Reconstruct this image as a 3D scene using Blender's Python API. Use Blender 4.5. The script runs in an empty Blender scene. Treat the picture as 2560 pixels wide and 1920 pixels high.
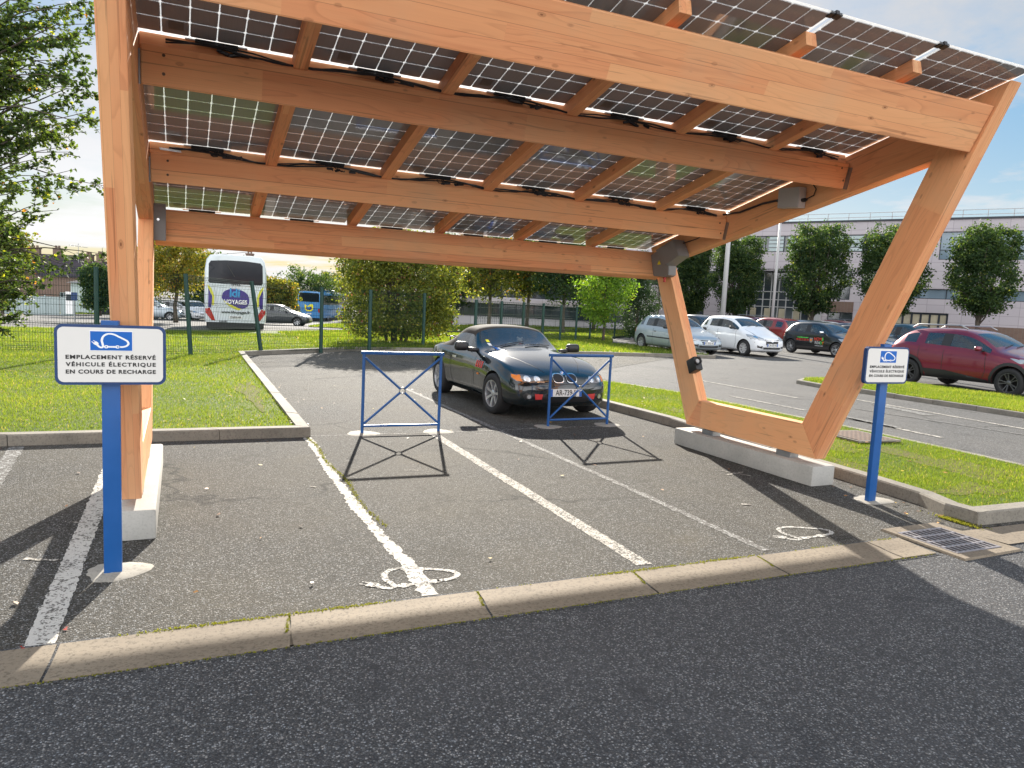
import bpy, bmesh, math, random
import numpy as np
from mathutils import Vector, Matrix, geometry
from mathutils.bvhtree import BVHTree
PI = math.pi; R = math.radians
random.seed(7); rng = np.random.default_rng(7)
SC = bpy.context.scene
COL = SC.collection

# ------------------------------------------------------------------ helpers
def link(o, parent=None):
    COL.objects.link(o)
    if parent is not None: o.parent = parent
    return o

def tag(o, label=None, cat=None, group=None, kind=None):
    if label: o['label'] = label
    if cat: o['category'] = cat
    if group: o['group'] = group
    if kind: o['kind'] = kind
    return o

def thing(name, label, cat, loc=(0, 0, 0), rz=0, group=None):
    o = bpy.data.objects.new(name, None); o.empty_display_size = .2
    link(o); o.location = loc; o.rotation_euler = (0, 0, rz)
    return tag(o, label, cat, group)

def obj_pydata(name, vs, fs, m, parent=None, smooth=False, mats=None, attrs=None):
    me = bpy.data.meshes.new(name); me.from_pydata([tuple(v) for v in vs], [], fs)
    if m is not None: me.materials.append(m)
    if smooth: me.polygons.foreach_set('use_smooth', [True] * len(me.polygons))
    o = bpy.data.objects.new(name, me); link(o, parent); return o

def obj_bm(name, bm, m, parent=None, smooth=False, angle=None):
    me = bpy.data.meshes.new(name); bm.normal_update(); bm.to_mesh(me); bm.free()
    for q in (m if isinstance(m, (list, tuple)) else [m]): me.materials.append(q)
    if smooth:
        me.polygons.foreach_set('use_smooth', [True] * len(me.polygons))
        if angle: me.set_sharp_from_angle(angle=R(angle))
    o = bpy.data.objects.new(name, me); link(o, parent); return o

def fast_mesh(name, V, F, m, parent=None, colors=None, smooth=False):
    """V (n,3) floats, F (k,3|4) ints"""
    me = bpy.data.meshes.new(name); n = len(V); k, c = F.shape
    me.vertices.add(n); me.vertices.foreach_set('co', np.ascontiguousarray(V, dtype=np.float32).ravel())
    me.loops.add(k * c); me.loops.foreach_set('vertex_index', np.ascontiguousarray(F, dtype=np.int32).ravel())
    me.polygons.add(k); me.polygons.foreach_set('loop_start', np.arange(0, k * c, c, dtype=np.int32))
    me.update(calc_edges=True)
    if colors is not None:
        a = me.attributes.new('tint', 'FLOAT', 'POINT'); a.data.foreach_set('value', colors.astype(np.float32))
    me.materials.append(m)
    if smooth: me.polygons.foreach_set('use_smooth', [True] * k)
    o = bpy.data.objects.new(name, me); link(o, parent); return o

def bx(bm, c, s, M=None, bev=0.0, mi=0):
    """box centre c, full size s"""
    r = bmesh.ops.create_cube(bm, size=1.0)
    vs = r['verts']
    for v in vs: v.co = Vector((c[0] + v.co.x * s[0], c[1] + v.co.y * s[1], c[2] + v.co.z * s[2]))
    if bev > 0:
        es = list({e for v in vs for e in v.link_edges})
        rr = bmesh.ops.bevel(bm, geom=es, offset=bev, segments=2, affect='EDGES', profile=.6)
        vs = list({v for f in rr['faces'] for v in f.verts} | {v for v in vs if v.is_valid})
    if M is not None:
        for v in vs: v.co = M @ v.co
    fs = {f for v in vs for f in v.link_faces}
    for f in fs: f.material_index = mi
    return vs

def tube(bm, pts, rad, seg=8, cap=True, closed=False):
    pts = [Vector(p) for p in pts]; n = len(pts)
    rads = rad if isinstance(rad, (list, tuple)) else [rad] * n
    rings = []; up = None
    for i, p in enumerate(pts):
        if closed: t = (pts[(i + 1) % n] - pts[i - 1]).normalized()
        elif i == 0: t = (pts[1] - p).normalized()
        elif i == n - 1: t = (p - pts[i - 1]).normalized()
        else: t = (pts[i + 1] - pts[i - 1]).normalized()
        if up is None:
            up = Vector((0, 0, 1)) if abs(t.z) < .9 else Vector((1, 0, 0))
        a = t.cross(up).normalized(); b = a.cross(t).normalized(); up = b
        rings.append([bm.verts.new(p + (a * math.cos(2 * PI * k / seg) + b * math.sin(2 * PI * k / seg)) * rads[i]) for k in range(seg)])
    m = n if closed else n - 1
    for i in range(m):
        A, B = rings[i], rings[(i + 1) % n]
        for k in range(seg):
            bm.faces.new((A[k], A[(k + 1) % seg], B[(k + 1) % seg], B[k]))
    if cap and not closed:
        bm.faces.new(list(reversed(rings[0]))); bm.faces.new(rings[-1])

def lathe(bm, prof, seg=24, M=None, axis='Y'):
    """profile list of (r, h) revolved about axis"""
    rings = []
    for r, h in prof:
        ring = []
        for k in range(seg):
            a = 2 * PI * k / seg
            p = Vector((r * math.cos(a), h, r * math.sin(a))) if axis == 'Y' else Vector((r * math.cos(a), r * math.sin(a), h))
            ring.append(bm.verts.new(M @ p if M else p))
        rings.append(ring)
    for A, B in zip(rings, rings[1:]):
        for k in range(seg):
            bm.faces.new((A[k], A[(k + 1) % seg], B[(k + 1) % seg], B[k]))
    return rings

def prism(bm, poly, z0, z1, M=None):
    """vertical prism from 2-D polygon"""
    a = [bm.verts.new((p[0], p[1], z0)) for p in poly]; b = [bm.verts.new((p[0], p[1], z1)) for p in poly]
    n = len(poly); fs = [bm.faces.new(list(reversed(a))), bm.faces.new(b)]
    for i in range(n): fs.append(bm.faces.new((a[i], a[(i + 1) % n], b[(i + 1) % n], b[i])))
    if M:
        for v in a + b: v.co = M @ v.co
    return fs

def frame_M(o, xa, ya, za):
    M = Matrix.Identity(4)
    for i, a in enumerate((xa, ya, za)):
        for k in range(3): M[k][i] = a[k]
    for k in range(3): M[k][3] = o[k]
    return M

def copy_tree(o, parent=None):
    c = o.copy(); COL.objects.link(c); c.parent = parent
    for ch in list(o.children): copy_tree(ch, c)
    return c

def text_mesh(name, body, size, m, parent, M, extrude=.001, align='CENTER', space=1.0, bold=0.0, sx=1.0):
    cu = bpy.data.curves.new(name, 'FONT'); cu.body = body; cu.size = size; cu.extrude = extrude
    cu.align_x = align; cu.align_y = 'CENTER'; cu.space_character = space; cu.offset = bold
    cu.resolution_u = 3
    t = bpy.data.objects.new(name, cu); COL.objects.link(t)
    bpy.context.view_layer.update()
    dg = bpy.context.evaluated_depsgraph_get()
    me = bpy.data.meshes.new_from_object(t.evaluated_get(dg)); me.name = name
    bpy.data.objects.remove(t)
    me.transform(M @ Matrix.Diagonal((sx, 1, 1, 1))); me.materials.clear(); me.materials.append(m)
    o = bpy.data.objects.new(name, me); link(o, parent); return o

# ------------------------------------------------------------------ camera (solved from the photo)
CAM = Vector((0.2253, -7.6486, 1.6599))
CF = Vector((0.41302687, 0.90411897, -0.10944266)); CR = Vector((0.91071819, -0.41017715, 0.04844669)); CU = Vector((0.00108931, 0.11968121, 0.99281178))
FPX = 1833.74
def ray(px, py): return CF + CR * ((px - 1280) / FPX) - CU * ((py - 960) / FPX)
def at(px, py, depth): return CAM + ray(px, py) * depth
def gnd(px, py, z=0.0):
    d = ray(px, py); return CAM + d * ((z - CAM.z) / d.z)
def onX(px, py, X):
    d = ray(px, py); return CAM + d * ((X - CAM.x) / d.x)
def heading(px, depth):
    """ground point below the sight line through column px at the given depth"""
    p = at(px, 960 + 0, depth); h = at(px, 700, depth)
    # horizontal direction only
    d = CF + CR * ((px - 1280) / FPX); q = CAM + d * depth; return Vector((q.x, q.y, terrain(q.x, q.y)))

cam_d = bpy.data.cameras.new('camera'); cam_d.sensor_width = 36; cam_d.lens = 36 * FPX / 2560
cam_d.clip_start = .05; cam_d.clip_end = 2000
cam = bpy.data.objects.new('camera', cam_d); COL.objects.link(cam)
cam.matrix_world = frame_M(CAM, CR, CU, -CF); SC.camera = cam

def sstep(a, b, x):
    t = np.clip((x - a) / (b - a), 0, 1); return t * t * (3 - 2 * t)
def terrain(x, y):
    x = np.asarray(x, float); y = np.asarray(y, float)
    z = -0.024 * np.maximum(0, y - 20) * (1 - .75 * sstep(14, 26, x))
    z = np.maximum(z, -3.2)
    return z if z.ndim else float(z)

# ------------------------------------------------------------------ material toolkit
class NT:
    def __init__(s, name):
        s.m = bpy.data.materials.new(name); s.m.use_nodes = True; s.t = s.m.node_tree; s.t.nodes.clear()
        s.out = s.n('ShaderNodeOutputMaterial')
    def n(s, typ, **kw):
        q = s.t.nodes.new(typ)
        for k, v in kw.items():
            if k.startswith('i_'):
                key = k[2:]; key = int(key) if key.isdigit() else key.replace('_', ' ')
                q.inputs[key].default_value = v
            else: setattr(q, k, v)
        return q
    def l(s, a, b): s.t.links.new(a, b)
    def coord(s, kind='Object', scale=None, loc=None):
        c = s.n('ShaderNodeTexCoord').outputs[kind]
        if scale is None: return c
        mp = s.n('ShaderNodeMapping'); mp.inputs['Scale'].default_value = scale
        if loc: mp.inputs['Location'].default_value = loc
        s.l(c, mp.inputs[0]); return mp.outputs[0]
    def pos(s, scale=None):
        c = s.n('ShaderNodeNewGeometry').outputs['Position']
        if scale is None: return c
        mp = s.n('ShaderNodeMapping'); mp.inputs['Scale'].default_value = scale; s.l(c, mp.inputs[0]); return mp.outputs[0]
    def attr(s, name, out='Vector'):
        return s.n('ShaderNodeAttribute', attribute_name=name).outputs[out]
    def noise(s, vec, scale, detail=3, rough=.55, dist=0.0, out='Fac'):
        q = s.n('ShaderNodeTexNoise'); q.inputs['Scale'].default_value = scale; q.inputs['Detail'].default_value = detail
        q.inputs['Roughness'].default_value = rough; q.inputs['Distortion'].default_value = dist
        if vec is not None: s.l(vec, q.inputs['Vector'])
        return q.outputs[out]
    def voro(s, vec, scale, feature='F1', out='Distance', rand=1.0):
        q = s.n('ShaderNodeTexVoronoi', feature=feature); q.inputs['Scale'].default_value = scale
        q.inputs['Randomness'].default_value = rand
        if vec is not None: s.l(vec, q.inputs['Vector'])
        return q.outputs[out]
    def ramp(s, fac, stops, interp='LINEAR'):
        q = s.n('ShaderNodeValToRGB'); q.color_ramp.interpolation = interp
        e = q.color_ramp.elements
        while len(e) < len(stops): e.new(.5)
        for i, (p, c) in enumerate(stops):
            e[i].position = p; e[i].color = (*c, 1) if not isinstance(c, (int, float)) else (c, c, c, 1)
        s.l(fac, q.inputs[0]); return q.outputs[0]
    def mix(s, fac, a, b, mode='MIX'):
        q = s.n('ShaderNodeMix', data_type='RGBA', blend_type=mode)
        for sock, v in ((q.inputs[0], fac), (q.inputs[6], a), (q.inputs[7], b)):
            if hasattr(v, 'node'): s.l(v, sock)
            elif isinstance(v, (int, float)): sock.default_value = v if sock.type == 'VALUE' else (v, v, v, 1)
            else: sock.default_value = (*v, 1) if len(v) == 3 else v
        return q.outputs[2]
    def math(s, op, a, b=None, c=None, clamp=False):
        q = s.n('ShaderNodeMath', operation=op, use_clamp=clamp)
        for i, v in enumerate((a, b, c)):
            if v is None: continue
            if hasattr(v, 'node'): s.l(v, q.inputs[i])
            else: q.inputs[i].default_value = v
        return q.outputs[0]
    def sep(s, v):
        q = s.n('ShaderNodeSeparateXYZ'); s.l(v, q.inputs[0]); return q.outputs
    def bump(s, h, strength=.3, dist=.01, normal=None):
        q = s.n('ShaderNodeBump'); q.inputs['Strength'].default_value = strength; q.inputs['Distance'].default_value = dist
        s.l(h, q.inputs['Height'])
        if normal is not None: s.l(normal, q.inputs['Normal'])
        return q.outputs[0]
    def bsdf(s, color, rough=.6, metal=0.0, spec=.5, normal=None, **kw):
        q = s.n('ShaderNodeBsdfPrincipled')
        for key, v in (('Base Color', color), ('Roughness', rough), ('Metallic', metal), ('Specular IOR Level', spec), *[(k.replace('_', ' '), v) for k, v in kw.items()]):
            sk = q.inputs[key]
            if hasattr(v, 'node'): s.l(v, sk)
            elif isinstance(v, (tuple, list)): sk.default_value = (*v, 1) if len(v) == 3 else v
            else: sk.default_value = v
        if normal is not None: s.l(normal, q.inputs['Normal'])
        return q.outputs[0]
    def done(s, sh):
        s.l(sh, s.out.inputs[0]); return s.m

MC = {}
def simple(name, col, rough=.5, metal=0.0, spec=.5, var=.12, scale=6.0, bump=0.0, **kw):
    """paint / plastic / metal with slight mottling"""
    if name in MC: return MC[name]
    s = NT(name); v = s.coord('Object')
    nz = s.noise(v, scale, 4)
    c = s.mix(nz, tuple(x * (1 - var) for x in col), tuple(min(1, x * (1 + var)) for x in col))
    rr = s.math('ADD', s.math('MULTIPLY', nz, .16), max(0.02, rough - .08))
    nrm = s.bump(s.noise(v, scale * 14, 3), bump, .002) if bump else None
    MC[name] = s.done(s.bsdf(c, rr, metal, spec, nrm, **kw)); return MC[name]

# wood: grain coordinate stored per vertex in attribute 'grain' (x along the fibre)
def wood_mat(name, a, b, dark):
    s = NT(name); g = s.attr('grain')
    mp = s.n('ShaderNodeMapping'); mp.inputs['Scale'].default_value = (.55, 9, 9); s.l(g, mp.inputs[0])
    big = s.noise(mp.outputs[0], 1.6, 3, .5, .6)
    mp2 = s.n('ShaderNodeMapping'); mp2.inputs['Scale'].default_value = (1.3, 60, 60); s.l(g, mp2.inputs[0])
    fine = s.noise(mp2.outputs[0], 2.2, 4, .6)
    xyz = s.sep(g)
    # glulam lamellas: 42 mm boards, each its own tone
    lam = s.math('FLOOR', s.math('DIVIDE', xyz[2], .042))
    seg = s.math('FLOOR', s.math('ADD', s.math('DIVIDE', xyz[0], 1.9), s.math('MULTIPLY', lam, .37)))
    cmb = s.n('ShaderNodeCombineXYZ'); s.l(lam, cmb.inputs[0]); s.l(seg, cmb.inputs[1])
    wn = s.n('ShaderNodeTexWhiteNoise'); s.l(cmb.outputs[0], wn.inputs[0])
    fr = s.math('FRACT', s.math('DIVIDE', xyz[2], .042))
    joint = s.math('LESS_THAN', fr, .03)
    # growth rings
    rg = s.n('ShaderNodeCombineXYZ')
    s.l(s.math('MULTIPLY', xyz[0], .10), rg.inputs[0]); s.l(xyz[1], rg.inputs[1]); s.l(s.math('ADD', xyz[2], s.math('MULTIPLY', wn.outputs[0], 3.0)), rg.inputs[2])
    dn = s.noise(rg.outputs[0], 5.0, 2, .5, 0.4)
    rings = s.math('FRACT', s.math('MULTIPLY', dn, 15.0))
    rings = s.ramp(rings, [(0, .0), (.7, .25), (.93, 1.0), (1, .1)])
    c = s.mix(big, a, b)
    c = s.mix(s.math('MULTIPLY', rings, .34), c, dark)
    c = s.mix(s.math('MULTIPLY', fine, .42), c, tuple(x * .72 for x in a))
    c = s.mix(s.math('MULTIPLY', wn.outputs[0], .42), c, tuple(min(1, x * 1.35) for x in b))
    # knots
    kn = s.n('ShaderNodeMapping'); kn.inputs['Scale'].default_value = (1.0, 2.2, 2.2); s.l(g, kn.inputs[0])
    vd = s.voro(kn.outputs[0], 3.9)
    kc = s.noise(g, 22, 3)
    kd = s.math('ADD', vd, s.math('MULTIPLY', s.math('SUBTRACT', kc, .5), .05))
    ring2 = s.ramp(kd, [(0, .95), (.035, .8), (.055, .25), (.09, .35), (.13, 0)])
    c = s.mix(ring2, c, tuple(x * .42 for x in dark))
    c = s.mix(s.math('MULTIPLY', joint, .5), c, tuple(x * .6 for x in dark))
    # checks (fine drying cracks)
    mp3 = s.n('ShaderNodeMapping'); mp3.inputs['Scale'].default_value = (.8, 30, 30); s.l(g, mp3.inputs[0])
    ck = s.noise(mp3.outputs[0], 1.1, 2, .4)
    crack = s.ramp(ck, [(.67, 0), (.685, 1)])
    c = s.mix(s.math('MULTIPLY', crack, .35), c, tuple(x * .35 for x in dark))
    # weather patches
    ww = s.noise(s.pos(), 1.4, 4)
    c = s.mix(s.ramp(ww, [(.5, 0), (.75, .35)]), c, (.60, .42, .26))
    n = s.bump(s.math('ADD', s.math('MULTIPLY', rings, .5), fine), .12, .002)
    return s.done(s.bsdf(c, .62, 0, .35, n))

M = {}
M['wood'] = wood_mat('larch_glulam', (.83, .305, .130), (.93, .445, .212), (.44, .13, .05))
M['endgrain'] = simple('larch_end_grain', (.55, .30, .15), .75, var=.3, scale=60)
M['galv'] = simple('galvanised_steel', (.32, .33, .34), .45, .85, var=.2, scale=12)
M['greybox'] = simple('grey_enclosure', (.22, .215, .21), .45, 0, var=.06, scale=5)
M['plasticgrey'] = simple('light_grey_plastic', (.42, .42, .42), .45, 0, var=.05)
M['black'] = simple('black_plastic', (.012, .012, .014), .42, 0, var=.3)
M['rubber'] = simple('tyre_rubber', (.016, .016, .017), .78, 0, var=.35, scale=20, bump=.3)
M['blue'] = simple('blue_gloss_paint', (.011, .092, .31), .36, 0, .5, var=.12, scale=9, bump=.02)
M['bluedark'] = simple('navy_sign_edge', (.012, .045, .15), .4, 0, .5, var=.1)
M['signwhite'] = simple('sign_white_film', (.74, .72, .68), .42, 0, .4, var=.03, scale=3)
M['signblue'] = simple('sign_blue_film', (.0, .115, .47), .4, 0, .4, var=.04)
M['purewhite'] = simple('white_film', (.86, .86, .85), .4, var=.02)
M['ink'] = simple('sign_black_ink', (.015, .014, .013), .5, var=.1)
M['chrome'] = simple('chrome', (.75, .76, .78), .12, 1.0, var=.05)
M['alloy'] = simple('alloy_rim', (.52, .53, .55), .3, .75, var=.08)
M['darkalloy'] = simple('dark_alloy_rim', (.12, .12, .125), .35, .6, var=.1)
M['red'] = simple('red_plastic', (.55, .02, .012), .35, var=.1)
M['redpaint'] = simple('red_matte_insert', (.50, .03, .03), .4, var=.12)
M['orange'] = simple('amber_lens', (.75, .22, .02), .15, var=.1)
M['greengrey'] = simple('dark_green_powder_coat', (.005, .042, .032), .45, var=.15)
M['yellow'] = simple('yellow_print', (.80, .72, .03), .45, var=.05)
M['fabric'] = simple('soft_top_fabric', (.045, .038, .034), .9, 0, .2, var=.2, scale=40, bump=.3)

def concrete(name, a, b, sc=3.0, spk=.25):
    s = NT(name); v = s.pos()
    n1 = s.noise(v, sc, 6, .6); n2 = s.noise(v, 55, 4, .7)
    c = s.mix(s.ramp(n1, [(.3, 0), (.7, 1)]), a, b)
    c = s.mix(s.math('MULTIPLY', s.ramp(n2, [(.35, 1), (.5, 0)]), spk), c, tuple(x * .45 for x in a))
    vo = s.voro(v, 26); pit = s.ramp(vo, [(.0, 1), (.05, 0)])
    c = s.mix(s.math('MULTIPLY', pit, .5), c, tuple(x * .3 for x in a))
    n = s.bump(s.math('SUBTRACT', n2, pit), .25, .003)
    return s.done(s.bsdf(c, .85, 0, .3, n))
M['concrete'] = concrete('precast_concrete', (.40, .385, .35), (.52, .50, .455))
M['kerb'] = concrete('kerb_concrete', (.17, .155, .13), (.27, .245, .205), 2.2, .55)
M['gutter'] = concrete('gutter_concrete', (.175, .142, .105), (.25, .205, .15), 1.3, .7)
M['mortar'] = concrete('footing_mortar', (.27, .25, .215), (.38, .35, .30), 4, .45)

def asphalt(name, base, chip, tint=(.5, .45, .40), scale=95, coarse=1.0, patch=.25, crack=.8):
    s = NT(name); v = s.pos()
    vd = s.n('ShaderNodeTexVoronoi'); vd.inputs['Scale'].default_value = scale; s.l(v, vd.inputs['Vector'])
    cell = s.sep(vd.outputs['Color'])
    # stones: some cells are pale chippings, others dark
    st = s.ramp(cell[0], [(.0, base[0] * .55), (.45, base[0]), (.72, base[0] * 1.5), (.90, chip * .8), (1, chip * 1.3)])
    c = s.mix(.9, base, st, 'MIX')
    hue = s.mix(cell[1], (1.06, 1.0, .93), (.95, 1.0, 1.06)); c = s.mix(1, c, hue, 'MULTIPLY')
    gap = s.ramp(vd.outputs['Distance'], [(.35, 0), (.72, 1)])
    c = s.mix(s.math('MULTIPLY', gap, .75), c, tuple(x * .3 for x in base))
    f2 = s.noise(v, scale * 3, 2, .6)
    c = s.mix(s.math('MULTIPLY', f2, .35), c, tuple(x * .6 for x in base))
    big = s.noise(v, .55, 5, .6); mid = s.noise(v, 4.5, 4, .6)
    c = s.mix(s.ramp(big, [(.35, 0), (.7, patch)]), c, tint)
    c = s.mix(s.math('MULTIPLY', s.ramp(mid, [(.4, 0), (.8, 1)]), .16), c, tuple(x * .5 for x in base))
    # stains, dust blotches and hairline cracks
    st2 = s.noise(v, 1.9, 3, .5, 1.2); c = s.mix(s.ramp(st2, [(.62, 0), (.72, .40)]), c, tuple(x * .45 for x in base))
    du = s.noise(v, 1.1, 6, .7, .5); c = s.mix(s.ramp(du, [(.60, 0), (.74, .32)]), c, tint)
    wv = s.noise(v, 2.2, 5, .6, 0, 'Color'); va = s.n('ShaderNodeVectorMath', operation='MULTIPLY_ADD'); s.l(wv, va.inputs[0]); va.inputs[1].default_value = (.9, .9, .0); s.l(v, va.inputs[2])
    ce = s.voro(va.outputs[0], .33, 'DISTANCE_TO_EDGE'); ck = s.math('MULTIPLY', s.ramp(ce, [(.0, 1), (.006, .6), (.011, 0)]), s.ramp(s.noise(v, .45, 2), [(.50, 0), (.58, 1)]))
    c = s.mix(s.math('MULTIPLY', ck, crack), c, (.012, .011, .010))
    h = s.math('SUBTRACT', s.math('MULTIPLY', cell[2], .5), s.math('MULTIPLY', vd.outputs['Distance'], 1.0))
    n = s.bump(h, .75 * coarse, .006)
    return s.done(s.bsdf(c, .88, 0, .17, n))
M['asphalt'] = asphalt('bay_asphalt', (.078, .070, .054), .40, (.14, .12, .085), 125, 1.3, .32)
M['asphalt_road'] = asphalt('road_asphalt', (.084, .086, .095), .36, (.102, .10, .104), 125, 1.0, .3, 0.0)
M['asphalt_far'] = asphalt('pale_road_asphalt', (.15, .142, .135), .28, (.19, .18, .17), 60, .5, .4)
M['asphalt_lot'] = asphalt('car_park_asphalt', (.10, .095, .09), .26, (.14, .13, .12), 80, .6, .4)

def paint_mat(name, col, wear, sc=18):
    """road paint worn through to the asphalt: hole pattern mixes in a dark stone"""
    s = NT(name); v = s.pos()
    vd = s.n('ShaderNodeTexVoronoi'); vd.inputs['Scale'].default_value = 95; s.l(v, vd.inputs['Vector'])
    cell = s.sep(vd.outputs['Color'])
    w = s.noise(v, sc, 6, .72); w2 = s.noise(v, 3.0, 3, .6)
    k = s.math('ADD', s.math('ADD', s.math('MULTIPLY', w, .9), s.math('MULTIPLY', cell[0], .35)), s.math('MULTIPLY', w2, .3))
    k = s.ramp(k, [(max(0, wear - .04), 1), (min(1, wear + .04), 0)]) if True else k
    c = s.mix(k, (.085, .078, .07), col)
    c = s.mix(s.math('MULTIPLY', s.noise(v, 40, 3), .3), c, tuple(x * .6 for x in col))
    h = s.math('MULTIPLY', vd.outputs['Distance'], -1.0)
    return s.done(s.bsdf(c, .85, 0, .12, s.bump(h, .45, .005)))
SKY_STRENGTH = .128
EXPOSURE = 2.12
SUN_E = 3.1
SKY_GAMMA = .20
SKY_SAT = 4.6
HAZE = .12
HAZE_D = .0007
BACK_FILL = 2.8
CLOUD = (.8, .55)
# ------------------------------------------------------------------ ground sheets
def gT(px, py, dz=0.0):
    p = gnd(px, py, dz)
    for _ in range(6): p = gnd(px, py, terrain(p.x, p.y) + dz)
    return p

def inside(poly, x, y):
    c = np.zeros(np.shape(x), bool); n = len(poly)
    for i in range(n):
        x1, y1 = poly[i]; x2, y2 = poly[(i + 1) % n]
        if y1 == y2: continue
        t = ((y1 > y) != (y2 > y)) & (x < (x2 - x1) * (y - y1) / (y2 - y1) + x1)
        c ^= t
    return c

def sheet(name, poly, dz, m, step=4.0, hfun=None, parent=None):
    poly = [(float(p[0]), float(p[1])) for p in poly]
    xs = [p[0] for p in poly]; ys = [p[1] for p in poly]
    pts = [Vector(p) for p in poly]
    n = len(pts)
    gx = np.arange(min(xs) + step / 2, max(xs), step); gy = np.arange(min(ys) + step / 2, max(ys), step)
    if len(gx) * len(gy):
        X, Y = np.meshgrid(gx, gy); X = X.ravel(); Y = Y.ravel()
        k = inside(poly, X, Y)
        pts += [Vector((a, b)) for a, b in zip(X[k], Y[k])]
    r = geometry.delaunay_2d_cdt(pts, [(i, (i + 1) % n) for i in range(n)], [], 1, 1e-5)
    vs = []
    for v in r[0]:
        z = terrain(v.x, v.y) + dz + (hfun(v.x, v.y) if hfun else 0)
        vs.append((v.x, v.y, z))
    fs = [tuple(f) for f in r[2]]
    o = obj_pydata(name, vs, fs, m, parent, smooth=True)
    bm = bmesh.new(); bm.from_mesh(o.data); bmesh.ops.recalc_face_normals(bm, faces=bm.faces)
    if sum(f.normal.z for f in bm.faces) < 0: bmesh.ops.reverse_faces(bm, faces=bm.faces)
    bm.to_mesh(o.data); bm.free()
    return o

# base ground: one sheet to the horizon
def base_ground():
    gx = np.concatenate([np.linspace(-900, -70, 12), np.arange(-60, 90, 5.0), np.linspace(100, 900, 12)])
    gy = np.concatenate([np.linspace(-300, -30, 6), np.arange(-25, 160, 5.0), np.linspace(170, 1200, 14)])
    X, Y = np.meshgrid(gx, gy); V = np.stack([X.ravel(), Y.ravel(), terrain(X, Y).ravel() - .004], 1)
    nx = len(gx); F = []
    for j in range(len(gy) - 1):
        for i in range(nx - 1):
            a = j * nx + i; F.append((a, a + 1, a + nx + 1, a + nx))
    o = fast_mesh('ground', V, np.array(F), M['asphalt_lot'], smooth=True); tag(o, kind='structure')
base_ground()
S = lambda o: tag(o, kind='structure')
BACK = [(1.72, 12.1), (3.84, 13.62), (4.9, 14.35), (7.7, 14.62), (14.2, 14.42), (16.6, 14.1)]
S(sheet('parking_bay', [(-30, -3.9), (9.2, -3.9), (9.3, 8.2), (16.6, 14.0)] + BACK[::-1][1:] + [(1.6, .95), (-30, .95)], .0, M['asphalt'], 3))
S(sheet('road', [(-60, -60), (60, -60), (60, -20), (16, -4.25), (-60, -4.25)], .0, M['asphalt_road'], 12))
# pale road behind the fence
FAR_EDGE = [gT(-400, 825), gT(0, 826), gT(250, 826), (gT(450, 829)), gT(659, 831), gT(798, 827), gT(900, 831), gT(1010, 826)]
S(sheet('back_road', [p.xy for p in FAR_EDGE] + [gT(1100, 800).xy, gT(1150, 775).xy, gT(700, 751).xy, gT(300, 742).xy, gT(-400, 735).xy], .012, M['asphalt_far'], 5))

# ------------------------------------------------------------------ kerbs
def kerb_line(name, pts, w, h, side=1, z0=-.05, block=1.0, gap=.012, bev=.015):
    """blocks along polyline; the kerb lies on the left of the walking direction when side=1"""
    bm = bmesh.new()
    pts = [Vector((p[0], p[1])) for p in pts]
    n = len(pts); nr = []
    for i in range(n):
        d = Vector((0, 0))
        if i > 0: d += (pts[i] - pts[i - 1]).normalized()
        if i < n - 1: d += (pts[i + 1] - pts[i]).normalized()
        d.normalize(); q = Vector((-d.y, d.x)) * side
        if 0 < i < n - 1:
            c = (pts[i] - pts[i - 1]).normalized().dot(d); q = q / max(.5, c)
        nr.append(q)
    for i in range(n - 1):
        a, b = pts[i], pts[i + 1]; L = (b - a).length; k = max(1, round(L / block)); 
        for j in range(k):
            t0 = j / k + (gap / 2 / L if j else 0); t1 = (j + 1) / k - (gap / 2 / L if j < k - 1 else 0)
            q = []
            hh = h + random.uniform(-.004, .004)
            for t in (t0, t1):
                p = a.lerp(b, t); nn = nr[i].lerp(nr[i + 1], t); z = terrain(p.x, p.y)
                p2 = p + nn * w
                q.append([(p.x, p.y, z + z0), (p.x + nn.x * bev * .3, p.y + nn.y * bev * .3, z + hh - bev), (p.x + nn.x * bev, p.y + nn.y * bev, z + hh), (p2.x, p2.y, z + hh), (p2.x, p2.y, z + z0)])
            A = [bm.verts.new(v) for v in q[0]]; B = [bm.verts.new(v) for v in q[1]]
            for m in range(4): bm.faces.new((A[m], A[m + 1], B[m + 1], B[m]))
            bm.faces.new(A[::-1]); bm.faces.new(B)
    bmesh.ops.recalc_face_normals(bm, faces=bm.faces)
    return S(obj_bm(name, bm, M['kerb']))
KH = .115
kerb_line('kerb', [(-24, .97), (1.62, .97), (1.74, 12.1)] + BACK[1:] + [(18.2, 13.8)], .15, KH, 1)
# island beside the carport
ISL_N = [(6.60, 5.2), (6.66, 3.0), (6.72, 1.0), (6.62, 0), (6.50, -2.3), (6.42, -3.2), (6.28, -3.55), (6.30, -3.84)]
ISL_F = [(9.05, -3.9), (9.17, -2.5), (9.30, -.5), (9.22, 1.5), (9.17, 4.1), (8.9, 5.3), (8.56, 6.05), (8.0, 6.5), (7.3, 6.6), (6.8, 6.2), (6.60, 5.2)]
kerb_line('kerb', ISL_N, .15, KH, 1)
kerb_line('kerb', [(6.30, -3.84), (7.2, -3.86), (9.05, -3.9)], .15, KH, 1)
kerb_line('kerb', ISL_F, .13, KH * .8, 1)
# median strip further right
MED = [(14.6, -30), (14.52, .7), (14.45, 4.3), (14.2, 5.2), (14.35, 6.1), (14.95, 6.5), (16.0, 6.6), (17.95, 6.4), (17.8, 2.7), (17.8, -30)]
kerb_line('kerb', MED, .12, KH * .8, -1)
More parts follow.
